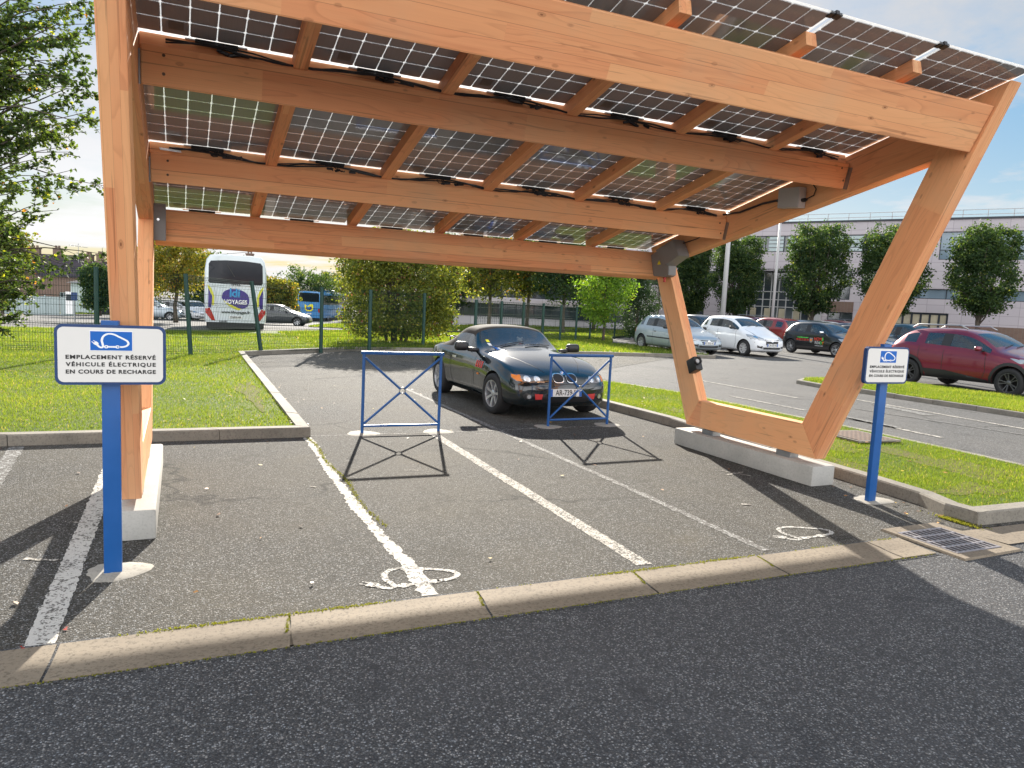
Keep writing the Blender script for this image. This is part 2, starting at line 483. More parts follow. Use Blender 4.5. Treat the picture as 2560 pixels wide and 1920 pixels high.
# dished gutter blocks across the front
def gutter():
    bm = bmesh.new(); joints = [-9.3, -8.3, -7.3, -6.3, -5.3, -4.3, -3.3, -2.3, -1.29, -.28, .74, 1.78, 2.84, 3.86, 4.93, 5.28]
    for a, b in zip(joints, joints[1:]):
        a2 = a + .006; b2 = b - .006; s = .03 * (1 if a > 0 else .4)
        prof = [(-3.90, .003), (-4.02, .002), (-4.09, -.0005), (-4.16, .0005), (-4.245, .004)]
        A = [bm.verts.new((a2 - s * j * .4, y, z + .006)) for j, (y, z) in enumerate(prof)]
        B = [bm.verts.new((b2 - s * j * .4, y, z + .006)) for j, (y, z) in enumerate(prof)]
        for m in range(4): bm.faces.new((A[m], A[m + 1], B[m + 1], B[m]))
        lo = [bm.verts.new((v.co.x, v.co.y, -.03)) for v in (A[0], B[0], B[-1], A[-1])]
        bm.faces.new((A[0], B[0], lo[1], lo[0])); bm.faces.new((A[-1], B[-1], lo[2], lo[3])[::-1])
    bmesh.ops.recalc_face_normals(bm, faces=bm.faces)
    S(obj_bm('gutter', bm, M['gutter']))
gutter()
S(sheet('gutter_bed', [(-12, -4.27), (5.25, -4.27), (5.25, -3.87), (-12, -3.87)], .003, M['asphalt_road'], 5))
# kerb stones along the front right of the island: the lower gutter stones run on behind the drain
S(sheet('gutter_slab', [(5.97, -3.92), (9.4, -3.98), (9.4, -4.30), (6.02, -4.27)], .008, M['gutter'], 3))

# moss line in the joint
def moss():
    N = 2600; V = []; F = []; T = []
    def tuft(x, y, z, r):
        for _ in range(3):
            a = random.uniform(0, 2 * PI); l = random.uniform(.004, .012) * r; i = len(V)
            V.extend([(x + math.cos(a) * .004, y + math.sin(a) * .004, z), (x - math.cos(a) * .004, y - math.sin(a) * .004, z), (x + random.uniform(-.008, .008), y + random.uniform(-.008, .008), z + l)])
            F.append((i, i + 1, i + 2)); T.extend([random.random()] * 3)
    for _ in range(N):
        x = random.uniform(-.4, 5.2); dens = .5 + .5 * math.sin(x * 2.3 + math.sin(x * 5.1))
        if random.random() > dens ** 2: continue
        tuft(x, -3.895 + random.gauss(0, .008), .006, 1)
    for jx in (.74, 1.78, 2.84, 3.86):
        for _ in range(120): 
            t = random.random(); tuft(jx - t * .04 + random.gauss(0, .004), -3.9 - t * .2, .004, .8)
    for _ in range(1500):
        x = random.uniform(1.54, 1.60); y = random.uniform(-2.6, .9)
        if random.random() < .5: tuft(1.575 + random.gauss(0, .012) + .02 * math.sin(y * 4), y, .004, .8)
    for _ in range(500): tuft(6.30 + abs(random.gauss(0, .06)) - .12, -3.72 + random.gauss(0, .09), .005, 1.6)
    for _ in range(700): tuft(random.uniform(-.6, 5.2), -4.25 + random.gauss(0, .006), .004, .7)
    s = NT('moss'); c = s.mix(s.attr('tint', 'Fac'), (.16, .18, .02), (.34, .32, .03)); tl = s.n('ShaderNodeBsdfTranslucent'); s.l(c, tl.inputs[0])
    q = s.n('ShaderNodeMixShader'); q.inputs[0].default_value = .5; s.l(s.bsdf(c, .8, 0, .2), q.inputs[1]); s.l(tl.outputs[0], q.inputs[2]); m = s.done(q.outputs[0])
    o = fast_mesh('moss', np.array(V), np.array(F), m, colors=np.array(T)); tag(o, 'yellow green moss growing along the gutter joint', 'moss', kind='stuff')
moss()

# ------------------------------------------------------------------ painted markings (sheets 4 mm up, ragged edges)
P_OLD = paint_mat('worn_line_paint', (.50, .47, .42), .78)
P_NEW = paint_mat('thick_line_paint', (.52, .50, .46), .88)
P_THIN = paint_mat('faint_line_paint', (.36, .36, .35), .68)
P_MARK = paint_mat('stencil_paint', (.52, .505, .47), .84)
def ribbon(bm, pts, w, z=.004, jag=.006, step=.03):
    pts = [Vector((p[0], p[1])) for p in pts]; L = [0]
    for a, b in zip(pts, pts[1:]): L.append(L[-1] + (b - a).length)
    n = max(2, int(L[-1] / step)); prev = None; k = 0
    for i in range(n + 1):
        s = L[-1] * i / n
        while k < len(pts) - 2 and s > L[k + 1]: k += 1
        t = (s - L[k]) / max(1e-6, L[k + 1] - L[k]); p = pts[k].lerp(pts[k + 1], t)
        d = (pts[k + 1] - pts[k]).normalized(); q = Vector((-d.y, d.x))
        ww = w(s / L[-1]) if callable(w) else w
        a = p + q * (ww / 2 + random.gauss(0, jag)); b = p - q * (ww / 2 + random.gauss(0, jag))
        row = [bm.verts.new((a.x, a.y, terrain(a.x, a.y) + z)), bm.verts.new((b.x, b.y, terrain(b.x, b.y) + z))]
        if prev: bm.faces.new((prev[0], prev[1], row[1], row[0]))
        prev = row
def marking(pts, w, m, z=.0022, jag=.006, step=.03):
    bm = bmesh.new(); ribbon(bm, pts, w, z, jag, step); bmesh.ops.recalc_face_normals(bm, faces=bm.faces)
    o = obj_bm('bay_line', bm, m); return S(o)
marking([(-.345, .95), (-.345, -1.6), (-.36, -3.92)], .125, P_NEW, jag=.004)
marking([(-1.25, .9), (-1.12, -1.2), (-1.02, -2.6)], .13, P_THIN, jag=.008)
marking([(1.58, .92), (1.55, 0), (1.52, -.8), (1.50, -2.0), (1.51, -2.9), (1.53, -3.35), (1.51, -3.86)], lambda t: .085 + .012 * math.sin(t * 23) + (.02 if t > .9 else 0), P_NEW, jag=.009)
marking([(3.10, .98), (3.05, -1.15), (3.0, -3.80)], .115, P_OLD, jag=.003)
marking([(4.02, 5.6), (4.03, 1.2), (4.04, -1.8), (4.02, -3.82)], .075, P_THIN, jag=.008)
marking([(1.55, 1.0), (3.28, .99), (4.12, 1.03), (4.67, 1.1), (6.2, 1.1)], .035, P_THIN, jag=.008)
for a, b, w in (((5.46, -1.62), (5.62, -1.92), .018), ((5.36, -1.82), (5.66, -1.74), .022), ((4.72, -2.78), (4.80, -2.80), .045), ((-.62, -2.62), (-.44, -2.70), .03), ((-.47, -1.9), (-.36, -1.95), .02), ((2.2, -.9), (2.34, -.93), .015), ((1.25, -1.3), (1.3, -1.34), .02)):
    marking([a, b], w, P_OLD, jag=.003, step=.02, z=.0045)
P_RED = paint_mat('red_survey_paint', (.45, .04, .03), .80)
for a, b, w in (((-.43, -3.86), (-.42, -3.9), .014), ((-.275, -3.70), (-.27, -3.75), .014)): marking([a, b], w, P_RED, jag=.004, step=.01, z=.0047)
# right-hand road lines
for a, b, w, m in (((11.9, 7.6), (11.84, 3.6), .09, P_OLD), ((10.43, 4.0), (10.49, 2.06), .09, P_OLD), ((13.18, 3.3), (13.0, -.21), .10, P_OLD), ((13.0, -.21), (12.9, -9), .1, P_OLD),
                   ((11.81, 2.12), (12.28, -.64), .07, P_THIN), ((12.28, -.64), (12.9, -6), .07, P_THIN), ((10.53, 1.25), (10.46, -.57), .11, P_OLD), ((12.95, 2.6), (12.64, 1.2), .28, P_THIN), ((10.6, 1.5), (10.55, .2), .24, P_THIN)):
    marking([a, b], w, m, jag=.012, step=.08)
for k in range(7):
    x = 16.9 + k * 2.55; marking([(x + .6, 13.8), (x + .6, 18.6)], .09, P_OLD, jag=.01, step=.2)
# road line and lots behind the fence
marking([gT(20, 806).xy, gT(120, 801).xy], .12, P_OLD, jag=.01, step=.2, z=.02)

# electric car stencil : outline path in a unit frame (x right, y up)
EV_CABLE = [(-.98, -.02), (-.86, -.10), (-.75, -.30), (-.62, -.47), (-.50, -.50), (-.44, -.40), (-.47, -.20), (-.50, .05), (-.44, .30), (-.30, .48), (-.10, .55), (.15, .50), (.42, .32), (.72, .12), (.86, -.02), (.90, -.20), (.80, -.36), (.60, -.44), (.40, -.44)]
def smooth_path(p, n=6):
    out = []
    for i in range(len(p) - 1):
        p0 = Vector(p[max(0, i - 1)]); p1 = Vector(p[i]); p2 = Vector(p[i + 1]); p3 = Vector(p[min(len(p) - 1, i + 2)])
        for k in range(n):
            t = k / n
            out.append(.5 * ((2 * p1) + (p2 - p0) * t + (2 * p0 - 5 * p1 + 4 * p2 - p3) * t * t + (3 * p1 - p0 - 3 * p2 + p3) * t ** 3))
    out.append(Vector(p[-1])); return out
def ev_symbol(bm, M4, wd=.085, jag=0.0, depth=0.0, holes=True):
    """flat drawing of the plug-in car; M4 maps (x, y, 0) to the surface"""
    def strip(pts, w):
        pts = [Vector(p) for p in pts]; prev = None
        for i, p in enumerate(pts):
            d = (pts[min(i + 1, len(pts) - 1)] - pts[max(i - 1, 0)]).normalized(); q = Vector((-d.y, d.x)) * (w / 2)
            j1 = random.gauss(0, jag); j2 = random.gauss(0, jag)
            r = [bm.verts.new(M4 @ Vector((p.x + q.x * (1 + j1 * 10), p.y + q.y * (1 + j1 * 10), 0))), bm.verts.new(M4 @ Vector((p.x - q.x * (1 + j2 * 10), p.y - q.y * (1 + j2 * 10), 0)))]
            if prev: bm.faces.new((prev[0], prev[1], r[1], r[0]))
            prev = r
    body = smooth_path(EV_CABLE[1:])
    strip(body, wd)
    strip([(-.15, -.4451), (.20, -.4451)], wd)
    e = Matrix.Translation((0, 0, .0004)) if holes else Matrix.Identity(4)
    for cx in (-.27, .32):
        n = 20; o = [(.125 * math.cos(2 * PI * k / n), .105 * 1.15 * math.sin(2 * PI * k / n)) for k in range(n)]
        h = .045 if holes else 0.0
        if h:
            A = [bm.verts.new(M4 @ Vector((cx + x, -.445 + y, 0))) for x, y in o]; B = [bm.verts.new(M4 @ Vector((cx + x * .36, -.445 + y * .36, 0))) for x, y in o]
            for k in range(n): bm.faces.new((A[k], A[(k + 1) % n], B[(k + 1) % n], B[k]))
        else: bm.faces.new([bm.verts.new(M4 @ Vector((cx + x, -.445 + y, 0))) for x, y in o])
    # plug head and two prongs
    c = Vector((-.80, -.20)); d = Vector((-.72, .69)).normalized(); q = Vector((-d.y, d.x))
    pts = [c - d * .14 - q * .05, c - d * .05 - q * .12, c + d * .12 - q * .12, c + d * .12 + q * .12, c - d * .05 + q * .12, c - d * .14 + q * .05]
    bm.faces.new([bm.verts.new(M4 @ Vector((p.x, p.y, .0008))) for p in pts])
    for s in (-.065, .065): strip([c + d * .12 + q * s, c + d * .26 + q * s], .045)

def ground_symbol(cx, cy, w, h, label):
    # painted reading from the road: right = +X, up = +Y
    bm = bmesh.new()
    M4 = Matrix.Translation((cx, cy, .0032)) @ Matrix.Rotation(R(2), 4, 'Z') @ Matrix.Diagonal((w / 2, h, 1, 1))
    ev_symbol(bm, M4, .125, .006, holes=False)
    bm.normal_update()
    for f in bm.faces:
        if f.normal.z < 0: f.normal_flip()
    bmesh.ops.subdivide_edges(bm, edges=bm.edges, cuts=1)
    for v in bm.verts: v.co.x += random.gauss(0, .0025); v.co.y += random.gauss(0, .0025)
    o = obj_bm('electric_car_symbol', bm, P_MARK); tag(o, label, 'road marking', 'electric car symbols painted on the bays')
# ------------------------------------------------------------------ solar carport
ZR, AL = 2.5656, .2220
W = 5.989; TP = .131; PITCH = 1.02; X0 = -TP / 2
CD = math.cos(AL); SD = math.sin(AL)
def roofp(X, s, n=0.0): return Vector((X, -s * CD + n * SD, ZR + s * SD + n * CD))
carport = thing('solar_carport', 'larch timber carport with a sloping roof of see-through solar panels over two parking bays', 'carport', (W / 2, -1.3, 0))
CP = Matrix.Translation((-W / 2, 1.3, 0))          # world -> local of the carport

def timber(name, poly8, grain_dir, parent=carport, loc=CP, bevel=.006, up=None, m=None):
    """8 corners: first 4 = one end loop, last 4 = other end loop (matching order)."""
    bm = bmesh.new(); vs = [bm.verts.new(p) for p in poly8]
    A, B = vs[:4], vs[4:]
    bm.faces.new(A[::-1]); bm.faces.new(B)
    for i in range(4): bm.faces.new((A[i], A[(i + 1) % 4], B[(i + 1) % 4], B[i]))
    bmesh.ops.recalc_face_normals(bm, faces=bm.faces)
    bmesh.ops.bevel(bm, geom=list(bm.edges), offset=bevel, segments=2, affect='EDGES', profile=.6)
    gx = Vector(grain_dir).normalized(); upv = Vector(up) if up else Vector((0, 0, 1))
    gy = gx.cross(upv).normalized(); gz = gx.cross(gy).normalized()
    off = Vector((random.uniform(0, 40), random.uniform(0, 9), random.uniform(0, 9)))
    me = bpy.data.meshes.new(name); bm.normal_update()
    gc = [(gx.dot(v.co) + off.x, gy.dot(v.co) + off.y, gz.dot(v.co) + off.z) for v in bm.verts]
    bm.to_mesh(me); bm.free(); me.materials.append(m or M['wood'])
    a = me.attributes.new('grain', 'FLOAT_VECTOR', 'POINT'); a.data.foreach_set('vector', np.array(gc, dtype=np.float32).ravel())
    me.transform(loc)
    o = bpy.data.objects.new(name, me); link(o, parent); return o

# portal frames: (Y, Z) corners
T_ = (-3.887, 3.53); J_ = (-3.298, 3.0175); FT = (-2.164, .592); FB = (-2.377, .264); BB = (-.320, .269); BT = (-.527, .593)
RI = (.312, 2.288); RO = (.70, 2.488); LJ = (-3.492, 3.441); BJ = (.445, 2.545)
def slab(name, yz, x0, x1, gdir):
    A = [Vector((x0, y, z)) for y, z in yz]; B = [Vector((x1, y, z)) for y, z in yz]
    return timber(name, A + B, gdir, up=(1, 0, 0))
for x0, x1 in ((-TP, 0), (W, W + TP)):
    slab('front_leg', [T_, FB, FT, LJ], x0, x1, (0, FB[0] - T_[0], FB[1] - T_[1]))
    slab('base_beam', [FB, BB, BT, FT], x0 + .001, x1 - .001, (0, 1, 0))
    slab('back_leg', [BB, RO, BJ, BT], x0, x1, (0, RO[0] - BB[0], RO[1] - BB[1]))
    slab('portal_rafter', [LJ, J_, RI, BJ], x0 + .001, x1 - .001, (0, CD, -SD))
# purlins
BT_ = .125
def purlin(y, z, a, h, s_name='purlin'):
    d = Vector((0, math.sin(a), -math.cos(a))); t = Vector((0, math.cos(a), math.sin(a)))
    q = [Vector((0, y, z)), Vector((0, y, z)) + d * h, Vector((0, y, z)) + d * h + t * BT_, Vector((0, y, z)) + t * BT_]
    e0 = Vector((.011, 0, 0)); e1 = Vector((W - .011, 0, 0))
    return timber(s_name, [p + e0 for p in q] + [p + e1 for p in q], (1, 0, 0), up=(0, 1, 0), bevel=.008)
purlin(-3.788, 3.355, .458, .3615)
for s in (2.523, .8136):
    p = roofp(0, s); purlin(p.y, p.z, AL, .237)
purlin(.537, 2.4194, -.368, .3407)
# steel hangers in the gaps at the purlin ends
for s in (2.523, .8136):
    p = roofp(0, s - BT_ / 2, -.12)
    for x in (.0055, W - .0055):
        bm = bmesh.new(); bx(bm, (0, 0, 0), (.009, .10, .20), Matrix.Translation((x, p.y + .01, p.z)) @ Matrix.Rotation(AL, 4, 'X'))
        for v in bm.verts: v.co = CP @ v.co
        obj_bm('beam_hanger', bm, M['galv'], carport)
# short rafters over the purlins
for k in range(1, 6):
    x = X0 + k * PITCH; hw = .047
    q = [(x - hw, .004), (x + hw, .004), (x + hw, .0985), (x - hw, .0985)]
    timber('rafter', [roofp(a, 3.93, n) for a, n in q] + [roofp(a, -.72, n) for a, n in q], (0, CD, -SD), up=(1, 0, 0), bevel=.004)
# blocking boards under the panel joints
for s in (2.476, .794):
    for k in range(6):
        a = X0 + k * PITCH + (.045 if k else .07); b = X0 + (k + 1) * PITCH - (.045 if k < 5 else .07)
        q = [(s, .003), (s, .0985), (s - .034, .0985), (s - .03, .003)]
        timber('blocking_board', [roofp(a, t, n) for t, n in q] + [roofp(b, t, n) for t, n in q], (1, 0, 0), up=(0, 1, 0), bevel=.003)

# solar panel material: opaque cells in clear glass
def panel_mat():
    s = NT('bifacial_solar_glass'); g = s.sep(s.attr('cellpos'))
    C_ = 0.0
    def dcell(v, n, off, P_):
        q = s.math('DIVIDE', s.math('SUBTRACT', v, off), P_)
        f = s.math('ABSOLUTE', s.math('SUBTRACT', s.math('FRACT', q), .5))
        ins = s.math('MULTIPLY', s.math('GREATER_THAN', q, 0.0), s.math('LESS_THAN', q, float(n)))
        return s.math('MULTIPLY', f, P_), ins
    du, iu = dcell(g[0], 6, .017, .1585); dv, iv = dcell(g[1], 10, .018, .1629)
    a = s.math('LESS_THAN', du, .0754); b = s.math('LESS_THAN', dv, .0764); c = s.math('LESS_THAN', s.math('ADD', du, dv), .1435)
    cell = s.math('MULTIPLY', s.math('MULTIPLY', a, b), s.math('MULTIPLY', c, s.math('MULTIPLY', iu, iv)))
    # fine contact lines and tone
    ln = s.math('LESS_THAN', s.math('FRACT', s.math('DIVIDE', g[0], .0314)), .05)
    tone = s.noise(s.pos(), 3, 3)
    base = s.mix(tone, (.235, .24, .265), (.285, .29, .315))
    base = s.mix(s.math('MULTIPLY', ln, .25), base, (.16, .15, .14))
    dust = s.noise(s.pos(), 9, 4)
    cellsh = s.bsdf(base, s.math('ADD', .02, s.math('MULTIPLY', dust, .03)), 0, .9, None, IOR=1.42)
    tr = s.n('ShaderNodeBsdfTransparent'); tr.inputs[0].default_value = (.93, .95, .95, 1)
    tl = s.n('ShaderNodeBsdfTranslucent'); tl.inputs[0].default_value = (.95, .95, .95, 1)
    df = s.n('ShaderNodeBsdfDiffuse'); df.inputs[0].default_value = (.85, .85, .85, 1)
    m0 = s.n('ShaderNodeMixShader'); m0.inputs[0].default_value = .18; s.l(tl.outputs[0], m0.inputs[1]); s.l(df.outputs[0], m0.inputs[2])
    m1 = s.n('ShaderNodeMixShader'); m1.inputs[0].default_value = .5; s.l(tr.outputs[0], m1.inputs[1]); s.l(m0.outputs[0], m1.inputs[2])
    gl = s.n('ShaderNodeBsdfGlossy'); gl.inputs['Roughness'].default_value = .03
    fr = s.n('ShaderNodeFresnel'); fr.inputs[0].default_value = 1.45
    m2 = s.n('ShaderNodeMixShader'); s.l(s.math('MULTIPLY', fr.outputs[0], .6), m2.inputs[0]); s.l(m1.outputs[0], m2.inputs[1]); s.l(gl.outputs[0], m2.inputs[2])
    m3 = s.n('ShaderNodeMixShader'); s.l(cell, m3.inputs[0]); s.l(m2.outputs[0], m3.inputs[1]); s.l(cellsh, m3.inputs[2])
    return s.done(m3.outputs[0])
M['panel'] = panel_mat()
M['panelclear'] = simple('frosted_edge_tab', (.85, .86, .87), .4, var=.03)
rows = [(2.482, 4.147), (.80, 2.465), (-.885, .78)]
PW = .985
def make_panel(sl, sh, k, boxd=True):
    xc = X0 + (k + .5) * PITCH; L = sh - sl
    org = roofp(xc, sl, .10)
    F = frame_M(org, (1, 0, 0), (0, -CD, SD), (0, SD, CD))   # local x across, y up the slope, z normal (left-handed fix below)
    # n = (0,SD,CD);  x cross n-> keep proper orientation via local points only
    bm = bmesh.new(); t = .007
    vs = bx(bm, (0, L / 2, t / 2), (PW, L, t))
    me = bpy.data.meshes.new('solar_panel'); cp = [(v.co.x + PW / 2, v.co.y, 0) for v in bm.verts]
    for v in bm.verts: v.co = CP @ (F @ v.co)
    bmesh.ops.recalc_face_normals(bm, faces=bm.faces); bm.to_mesh(me); bm.free()
    a = me.attributes.new('cellpos', 'FLOAT_VECTOR', 'POINT'); a.data.foreach_set('vector', np.array(cp, dtype=np.float32).ravel())
    me.materials.append(M['panel']); o = bpy.data.objects.new('solar_panel', me); link(o, carport)
    FF = CP @ F
    # junction box on the lower edge, underside
    bm = bmesh.new(); bx(bm, (0, .006, -.012), (.255, .028, .02), FF, .004)
    for x in (-.07, 0, .07): bx(bm, (x, .006, -.026), (.03, .022, .012), FF, .003)
    bx(bm, (.105, .0, -.026), (.035, .03, .02), FF, .006)
    obj_bm('junction_box', bm, M['black'], o)
    for x in (-.155, .155):
        bm = bmesh.new(); bx(bm, (x, -.002, -.003), (.06, .022, .008), FF, .002); obj_bm('edge_tab', bm, M['panelclear'], o)
    bm = bmesh.new(); bx(bm, (-.235, .12, -.0015), (.085, .085, .002), FF)
    obj_bm('rating_plate', bm, simple('rating_plate_print', (.13, .115, .11), .35, var=.25, scale=120), o)
    return o
for r, (sl, sh) in enumerate(rows):
    for k in range(6): make_panel(sl, sh, k)
# clamps along the front edge
for k in range(0, 7):
    bm = bmesh.new(); p = roofp(X0 + k * PITCH, 4.13, .10); F = CP @ frame_M(p, (1, 0, 0), (0, -CD, SD), (0, SD, CD))
    for dx in (-.028, .028): bx(bm, (dx, -.01, .0035), (.045, .05, .02), F, .004)
    bx(bm, (0, .0, .004), (.03, .05, .028), F, .004)
    obj_bm('panel_clamp', bm, M['black'], carport)

# cables along purlins 2 and 3
def cable(name, pts, r=.007):
    bm = bmesh.new(); tube(bm, [CP @ Vector(p) for p in pts], r, 6); return obj_bm(name, bm, M['black'], carport, smooth=True)
for s0, seed, dens in ((2.523, 1, .9), (.8136, 2, 1.6)):
    rr = random.Random(seed)
    for strand in range(3 if seed == 2 else 2):
        pts = []; ph = rr.random() * 6
        n = 90
        for i in range(n + 1):
            x = .15 + (W - .3) * i / n; u = (x - X0) / PITCH; fx = abs((u % 1) - .5) * 2
            # hangs in front of the purlin edge near each rafter, lifts to the junction box mid-bay
            nn = .030 + .030 * (1 - fx) + rr.uniform(-.003, .003) - .028 * (fx ** 3) + .010 * math.sin(x * 5 + ph) * dens
            ss = s0 - .015 + .004 * strand + .024 * (fx ** 4) + .006 * math.sin(x * 7 + ph)
            pts.append(roofp(x, ss, max(.012, nn)))
        cable('cable', pts, .0055 if strand else .0075)
    # bundled connectors
    for k in range(6):
        xc = X0 + (k + .5) * PITCH + .12; bm = bmesh.new()
        for _ in range(7 if seed == 2 else 3):
            p = roofp(xc + rr.uniform(-.11, .13), s0 - .03 + rr.uniform(-.012, .02), .028 + rr.uniform(0, .02))
            bx(bm, (0, 0, 0), (rr.uniform(.05, .10), .022, .02), CP @ Matrix.Translation(p) @ Matrix.Rotation(rr.uniform(-.5, .5), 4, 'Z') @ Matrix.Rotation(rr.uniform(-.4, .4), 4, 'Y'), .004)
        obj_bm('cable_connector', bm, M['black'], carport)
        for _ in range(3 if seed == 2 else 2):
            a = roofp(xc - .10 + rr.uniform(-.04, .04), s0 - .02, .085); b = roofp(xc + rr.uniform(-.1, .15), s0 - .01, .035); m_ = (a + b) / 2 + Vector((rr.uniform(-.05, .05), -.02, -.03))
            cable('cable', [p.to_2d().to_3d() if False else p for p in (a, a.lerp(m_, .5) + Vector((0, 0, -.012)), m_, m_.lerp(b, .6) + Vector((0, 0, -.008)), b)], .004)
bm = bmesh.new(); bx(bm, (0, 0, 0), (.16, .05, .003), CP @ Matrix.Translation(roofp(.16, .83, .028)) @ Matrix.Rotation(.15, 4, 'Z') @ Matrix.Rotation(.5, 4, 'X')); obj_bm('paper_tag', bm, M['purewhite'], carport)
# cable down the right rafter to the boxes
cable('cable', [roofp(W - .05, .80, .05), (W - .012, -1.0, 2.80), (W - .012, -1.35, 2.86), (W - .03, -1.62, 2.87)], .012)
cable('cable', [(W - .02, -.75, 2.72), (W - .02, -.3, 2.55), (W - .05, -.05, 2.50)], .006)
cable('cable', [(W - .03, -1.98, 2.84), (W - .015, -2.06, 2.87), (W - .012, -2.08, 2.93), (W - .012, -2.0, 3.02)], .006)
# grey junction box on the right rafter
def obox(name, yz, x0, x1, m, bev=.006):
    bm = bmesh.new(); A = [bm.verts.new(CP @ Vector((x0, y, z))) for y, z in yz]; B = [bm.verts.new(CP @ Vector((x1, y, z))) for y, z in yz]; n = len(yz)
    bm.faces.new(A[::-1]); bm.faces.new(B)
    for i in range(n): bm.faces.new((A[i], A[(i + 1) % n], B[(i + 1) % n], B[i]))
    bmesh.ops.recalc_face_normals(bm, faces=bm.faces); bmesh.ops.bevel(bm, geom=list(bm.edges), offset=bev, segments=2, affect='EDGES')
    return obj_bm(name, bm, m, carport, smooth=True, angle=30)
jb = obox('electrical_box', [(-1.66, 2.975), (-1.66, 2.775), (-1.95, 2.755), (-1.95, 2.96)], W - .10, W - .001, M['plasticgrey'])
bm = bmesh.new(); lathe(bm, [(.0, 0), (.02, 0), (.02, .04), (.012, .04), (.012, .06), (0, .06)], 12, CP @ Matrix.Translation((W - .05, -1.95, 2.83)) @ Matrix.Rotation(PI, 4, 'Z'))
lathe(bm, [(.0, 0), (.02, 0), (.02, .04), (.012, .04), (.012, .06), (0, .06)], 12, CP @ Matrix.Translation((W - .05, -1.66, 2.86)))
obj_bm('cable_gland', bm, M['black'], carport)
obox('electrical_box', [(.50, 2.375), (.33, 2.43), (.098, 2.27), (.09, 2.11), (.16, 2.085), (.41, 2.10)], W - .135, W - .012, M['greybox'])
obox('electrical_box', [(.325, 2.425), (-.03, 2.545), (-.17, 2.34), (.10, 2.225)], W - .19, W - .014, M['greybox'])
bm = bmesh.new(); lathe(bm, [(0, 0), (.022, 0), (.022, -.02), (.012, -.022), (.012, -.04), (.018, -.042), (.018, -.06), (0, -.06)], 14, CP @ Matrix.Translation((W - .07, .25, 2.085)), axis='Z')
obj_bm('red_key_switch', bm, M['red'], carport)
bm = bmesh.new()
tri = [(.30, 2.30), (.26, 2.245), (.34, 2.245)]
bm.faces.new([bm.verts.new(CP @ Vector((W - .1365, y, z))) for y, z in tri])
obj_bm('warning_triangle', bm, M['yellow'], carport)
# steel plate box at the left end of the rear purlin
obox('electrical_box', [(.425, 2.455), (.40, 2.10), (.365, 2.10), (.39, 2.455)], .0, .108, M['greybox'], .003)
# clamp lamp / charging socket on the right back leg
bm = bmesh.new()
Ms = CP @ Matrix.Translation((W - .06, -.47, 1.02)) @ Matrix.Rotation(-.45, 4, 'X')
bx(bm, (0, 0, 0), (.10, .16, .17), Ms, .012)
obj_bm('charging_socket', bm, M['black'], carport, smooth=True, angle=30)
sk = carport.children[-1]
bm = bmesh.new(); Ml = Ms @ Matrix.Translation((-.02, -.08, .02)) @ Matrix.Rotation(PI, 4, 'Z')
lathe(bm, [(0, .012), (.03, .012), (.045, .03), (.052, .03), (.052, 0)], 24, Ml); obj_bm('socket_cover', bm, M['black'], sk, smooth=True, angle=30)
bm = bmesh.new(); lathe(bm, [(0, .016), (.024, .016), (.026, .013)], 24, Ml); obj_bm('socket_face', bm, M['plasticgrey'], sk)
# screws on faces
bm = bmesh.new()
for y, z in ((.46, 2.36),):
    lathe(bm, [(0, -.004), (.012, -.004), (.014, 0)], 14, CP @ Matrix.Translation((.04, .385 - .006, 2.30)))
obj_bm('bolt', bm, M['chrome'], carport)
bm = bmesh.new()
for px, py in ((2120, 418), (2122, 458), (1818, 562), (1819, 590)):
    pass
for s0, n0 in ((2.523, -.06), (2.523, -.18), (.8136, -.06), (.8136, -.18)):
    for x in (.14, W - .12):
        p = roofp(x, s0 + .0006, n0); lathe(bm, [(0, -.0012), (.009, -.0012), (.010, .001)], 10, CP @ Matrix.Translation(p) @ Matrix.Rotation(AL, 4, 'X'))
obj_bm('screw', bm, simple('dark_screw', (.10, .06, .04), .5, .3), carport)

# concrete plinths under the portals
def plinth(xc, label):
    o = thing('concrete_plinth', label, 'plinth', (xc, -1.32, 0), 0, 'concrete plinths under the carport frames')
    bm = bmesh.new(); bx(bm, (0, 0, .1025), (.304, 2.23, .205), None, .020)
    obj_bm('block', bm, M['concrete'], o, smooth=True, angle=40)
    for y in (-.62, .60):
        bm = bmesh.new(); bx(bm, (0, y, .232), (.118, .20, .058), None, .004); obj_bm('steel_shoe', bm, M['galv'], o)
    return o
plinth(-TP / 2, 'long precast concrete plinth under the left timber frame behind the near sign post')
plinth(W + TP / 2, 'long precast concrete plinth under the open right-hand timber frame beside the grass')

